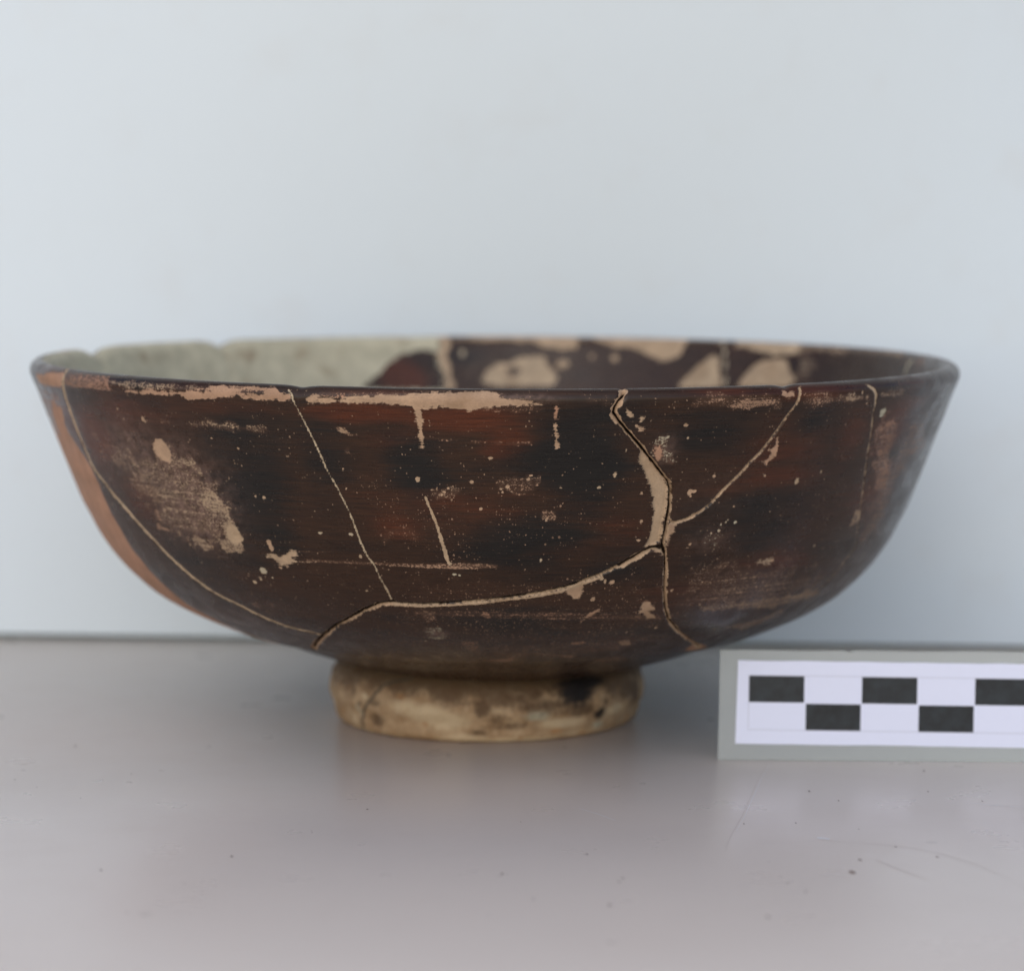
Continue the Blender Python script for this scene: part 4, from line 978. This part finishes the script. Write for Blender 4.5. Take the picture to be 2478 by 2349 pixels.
me = grid_mesh('foot_ring', FP, closed_u=True, attrs={
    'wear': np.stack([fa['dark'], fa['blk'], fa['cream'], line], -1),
    'tint': np.stack([fa['och'], fa['grn'], fa['dust_sheen'], 0*line], -1)}, uv=np.stack([FT*2.8, FSS], -1))
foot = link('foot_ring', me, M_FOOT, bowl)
foot['label'] = 'bare cream and brown clay ring the bowl stands on'

# ------------------------------------------------------------------ scale card
CA, CB = np.array(CARD_A), np.array(CARD_B)
cd = (CB-CA)/np.linalg.norm(CB-CA); cn = np.array([-cd[1], cd[0]])     # along the card, away from the camera
LEAN = .03
def cpt(u, v, w=0.0):
    p = CA + cd*u + cn*(w+LEAN*v)
    return (p[0], p[1], v)
card = bpy.data.objects.new('scale_card', None)
col.objects.link(card)
tag(card, 'laminated black and white chequered scale bar standing upright at the right of the bowl', 'scale bar')
CL, CH = 12.3, 1.865
def slab(name, outline, w0, w1, mat, parent):
    """closed outline (u, v) swept from w0 to w1"""
    n = len(outline)
    V = [cpt(u, v, w0) for u, v in outline]+[cpt(u, v, w1) for u, v in outline]
    me = bpy.data.meshes.new(name)
    faces = [tuple(range(n)), tuple(range(2*n-1, n-1, -1))]+[(k, n+k, n+(k+1) % n, (k+1) % n) for k in range(n)]
    me.from_pydata([tuple(c*CM for c in v) for v in V], [], faces)
    return link(name, me, mat, parent)
# wavy-cut film; the lower edge rests on the table
ol = [(0, 0.004)]+[(u, 0.004+.004*math.sin(u*2.1)**2) for u in np.linspace(.4, CL-.3, 24)]+[(CL, .004), (CL+.02, CH)]
ol += [(u, CH+.006*math.sin(u*3.3)+(-.028 if abs(u-2.18) < .06 else 0)) for u in sorted(set([round(x, 3) for x in np.linspace(CL-.3, .5, 30)]+[2.10, 2.15, 2.2, 2.26]), reverse=True)]+[(.03, CH)]
slab('laminating_film', ol, -.012, .030, M_FILM, card)
PX0, PY0, PW, PH, PR = CARD_PRINT
ca, sa = math.cos(PR), math.sin(PR)
def pp(u, v): return (PX0+u*ca-v*sa, PY0+u*sa+v*ca)
rr = random.Random(4)
pol = [pp(0, 0)]+[pp(u, .006*rr.uniform(-1, 1)) for u in np.arange(.3, PW-.2, .33)]+[pp(PW, 0), pp(PW, PH)]
pol += [pp(u, PH+.006*rr.uniform(-1, 1)) for u in np.arange(PW-.4, .2, -.33)]+[pp(.03, PH)]
paper = slab('printed_paper', pol, -.022, -.013, M_PAPER, card)
def print_quads(name, quads, mat, w):
    V = []; Fs = []
    for u0, u1, v0, v1 in quads:
        k = len(V)
        V += [tuple(c*CM for c in cpt(*pp(a, b), w)) for a, b in ((u0, v0), (u1, v0), (u1, v1), (u0, v1))]
        Fs.append((k, k+1, k+2, k+3))
    me = bpy.data.meshes.new(name); me.from_pydata(V, [], Fs)
    return link(name, me, mat, paper)
SQ, SH, SX, SY = CARD_SQ
card.location = (CA[0]*CM, CA[1]*CM, 0)
q = []
for i in range(10):
    if i % 2 == 0: q.append((SX+i*SQ, SX+(i+1)*SQ-.02, SY+SH+.008, SY+2*SH))
    else: q.append((SX+i*SQ+.01, SX+(i+1)*SQ-.015, SY, SY+SH-.008))
for qq in q: print_quads('black_square', [qq], M_INK, -.0235)
lw = .010
print_quads('ruled_line', [(SX, SX+10*SQ, SY-lw, SY), (SX, SX+10*SQ, SY+2*SH, SY+2*SH+lw), (SX-lw, SX, SY-lw, SY+2*SH+lw)], M_RULE, -.0232)

for ch in card.children: ch.matrix_parent_inverse = Matrix.Translation((-CA[0]*CM, -CA[1]*CM, 0))

# ------------------------------------------------------------------ grit, hairlines and scratches on the table top
def flake(x, y, rx, ry, rot, mat, seed):
    rr = random.Random(seed); n = 7; V = []; 
    for k in range(n):
        a = 2*math.pi*k/n; q_ = rr.uniform(.75, 1.2)
        u, v = rx*q_*math.cos(a), ry*q_*math.sin(a)
        V.append((x+u*math.cos(rot)-v*math.sin(rot), y+u*math.sin(rot)+v*math.cos(rot), .0045))
    V.append((x, y, .0045+min(rx, ry)*.5))
    return V, [(k, (k+1) % n, n) for k in range(n)]
V = []; Fs = []
for k, (x, y, rx, ry, rot) in enumerate(GRIT):
    v, f = flake(x, y, rx, ry, rot, None, k)
    Fs += [tuple(i+len(V) for i in ff) for ff in f]; V += v
me = bpy.data.meshes.new('grit'); me.from_pydata([tuple(c*CM for c in v) for v in V], [], Fs)
g = link('grit', me, M_SPECK); tag(g, 'tiny dark specks of grit scattered on the white table top', 'grit', 'stuff')
def ribbon(name, pts, w, mat):
    V = []; Fs = []
    n = len(pts)
    for i, (x, y) in enumerate(pts):
        a = pts[max(i-1, 0)]; b = pts[min(i+1, n-1)]
        dx, dy = b[0]-a[0], b[1]-a[1]; L_ = math.hypot(dx, dy)
        ww = w*(.25+.75*math.sin(math.pi*(i+.5)/n))
        V += [(x-dy/L_*ww, y+dx/L_*ww, .004), (x+dy/L_*ww, y-dx/L_*ww, .004)]
        if i: Fs.append((2*i-2, 2*i-1, 2*i+1, 2*i))
    me = bpy.data.meshes.new(name); me.from_pydata([tuple(c*CM for c in v) for v in V], [], Fs)
    return link(name, me, mat, table)
for pts, w, mt in HAIRS:
    ribbon('scratch', pts, w, M_SCRATCH if mt else M_CREASE)
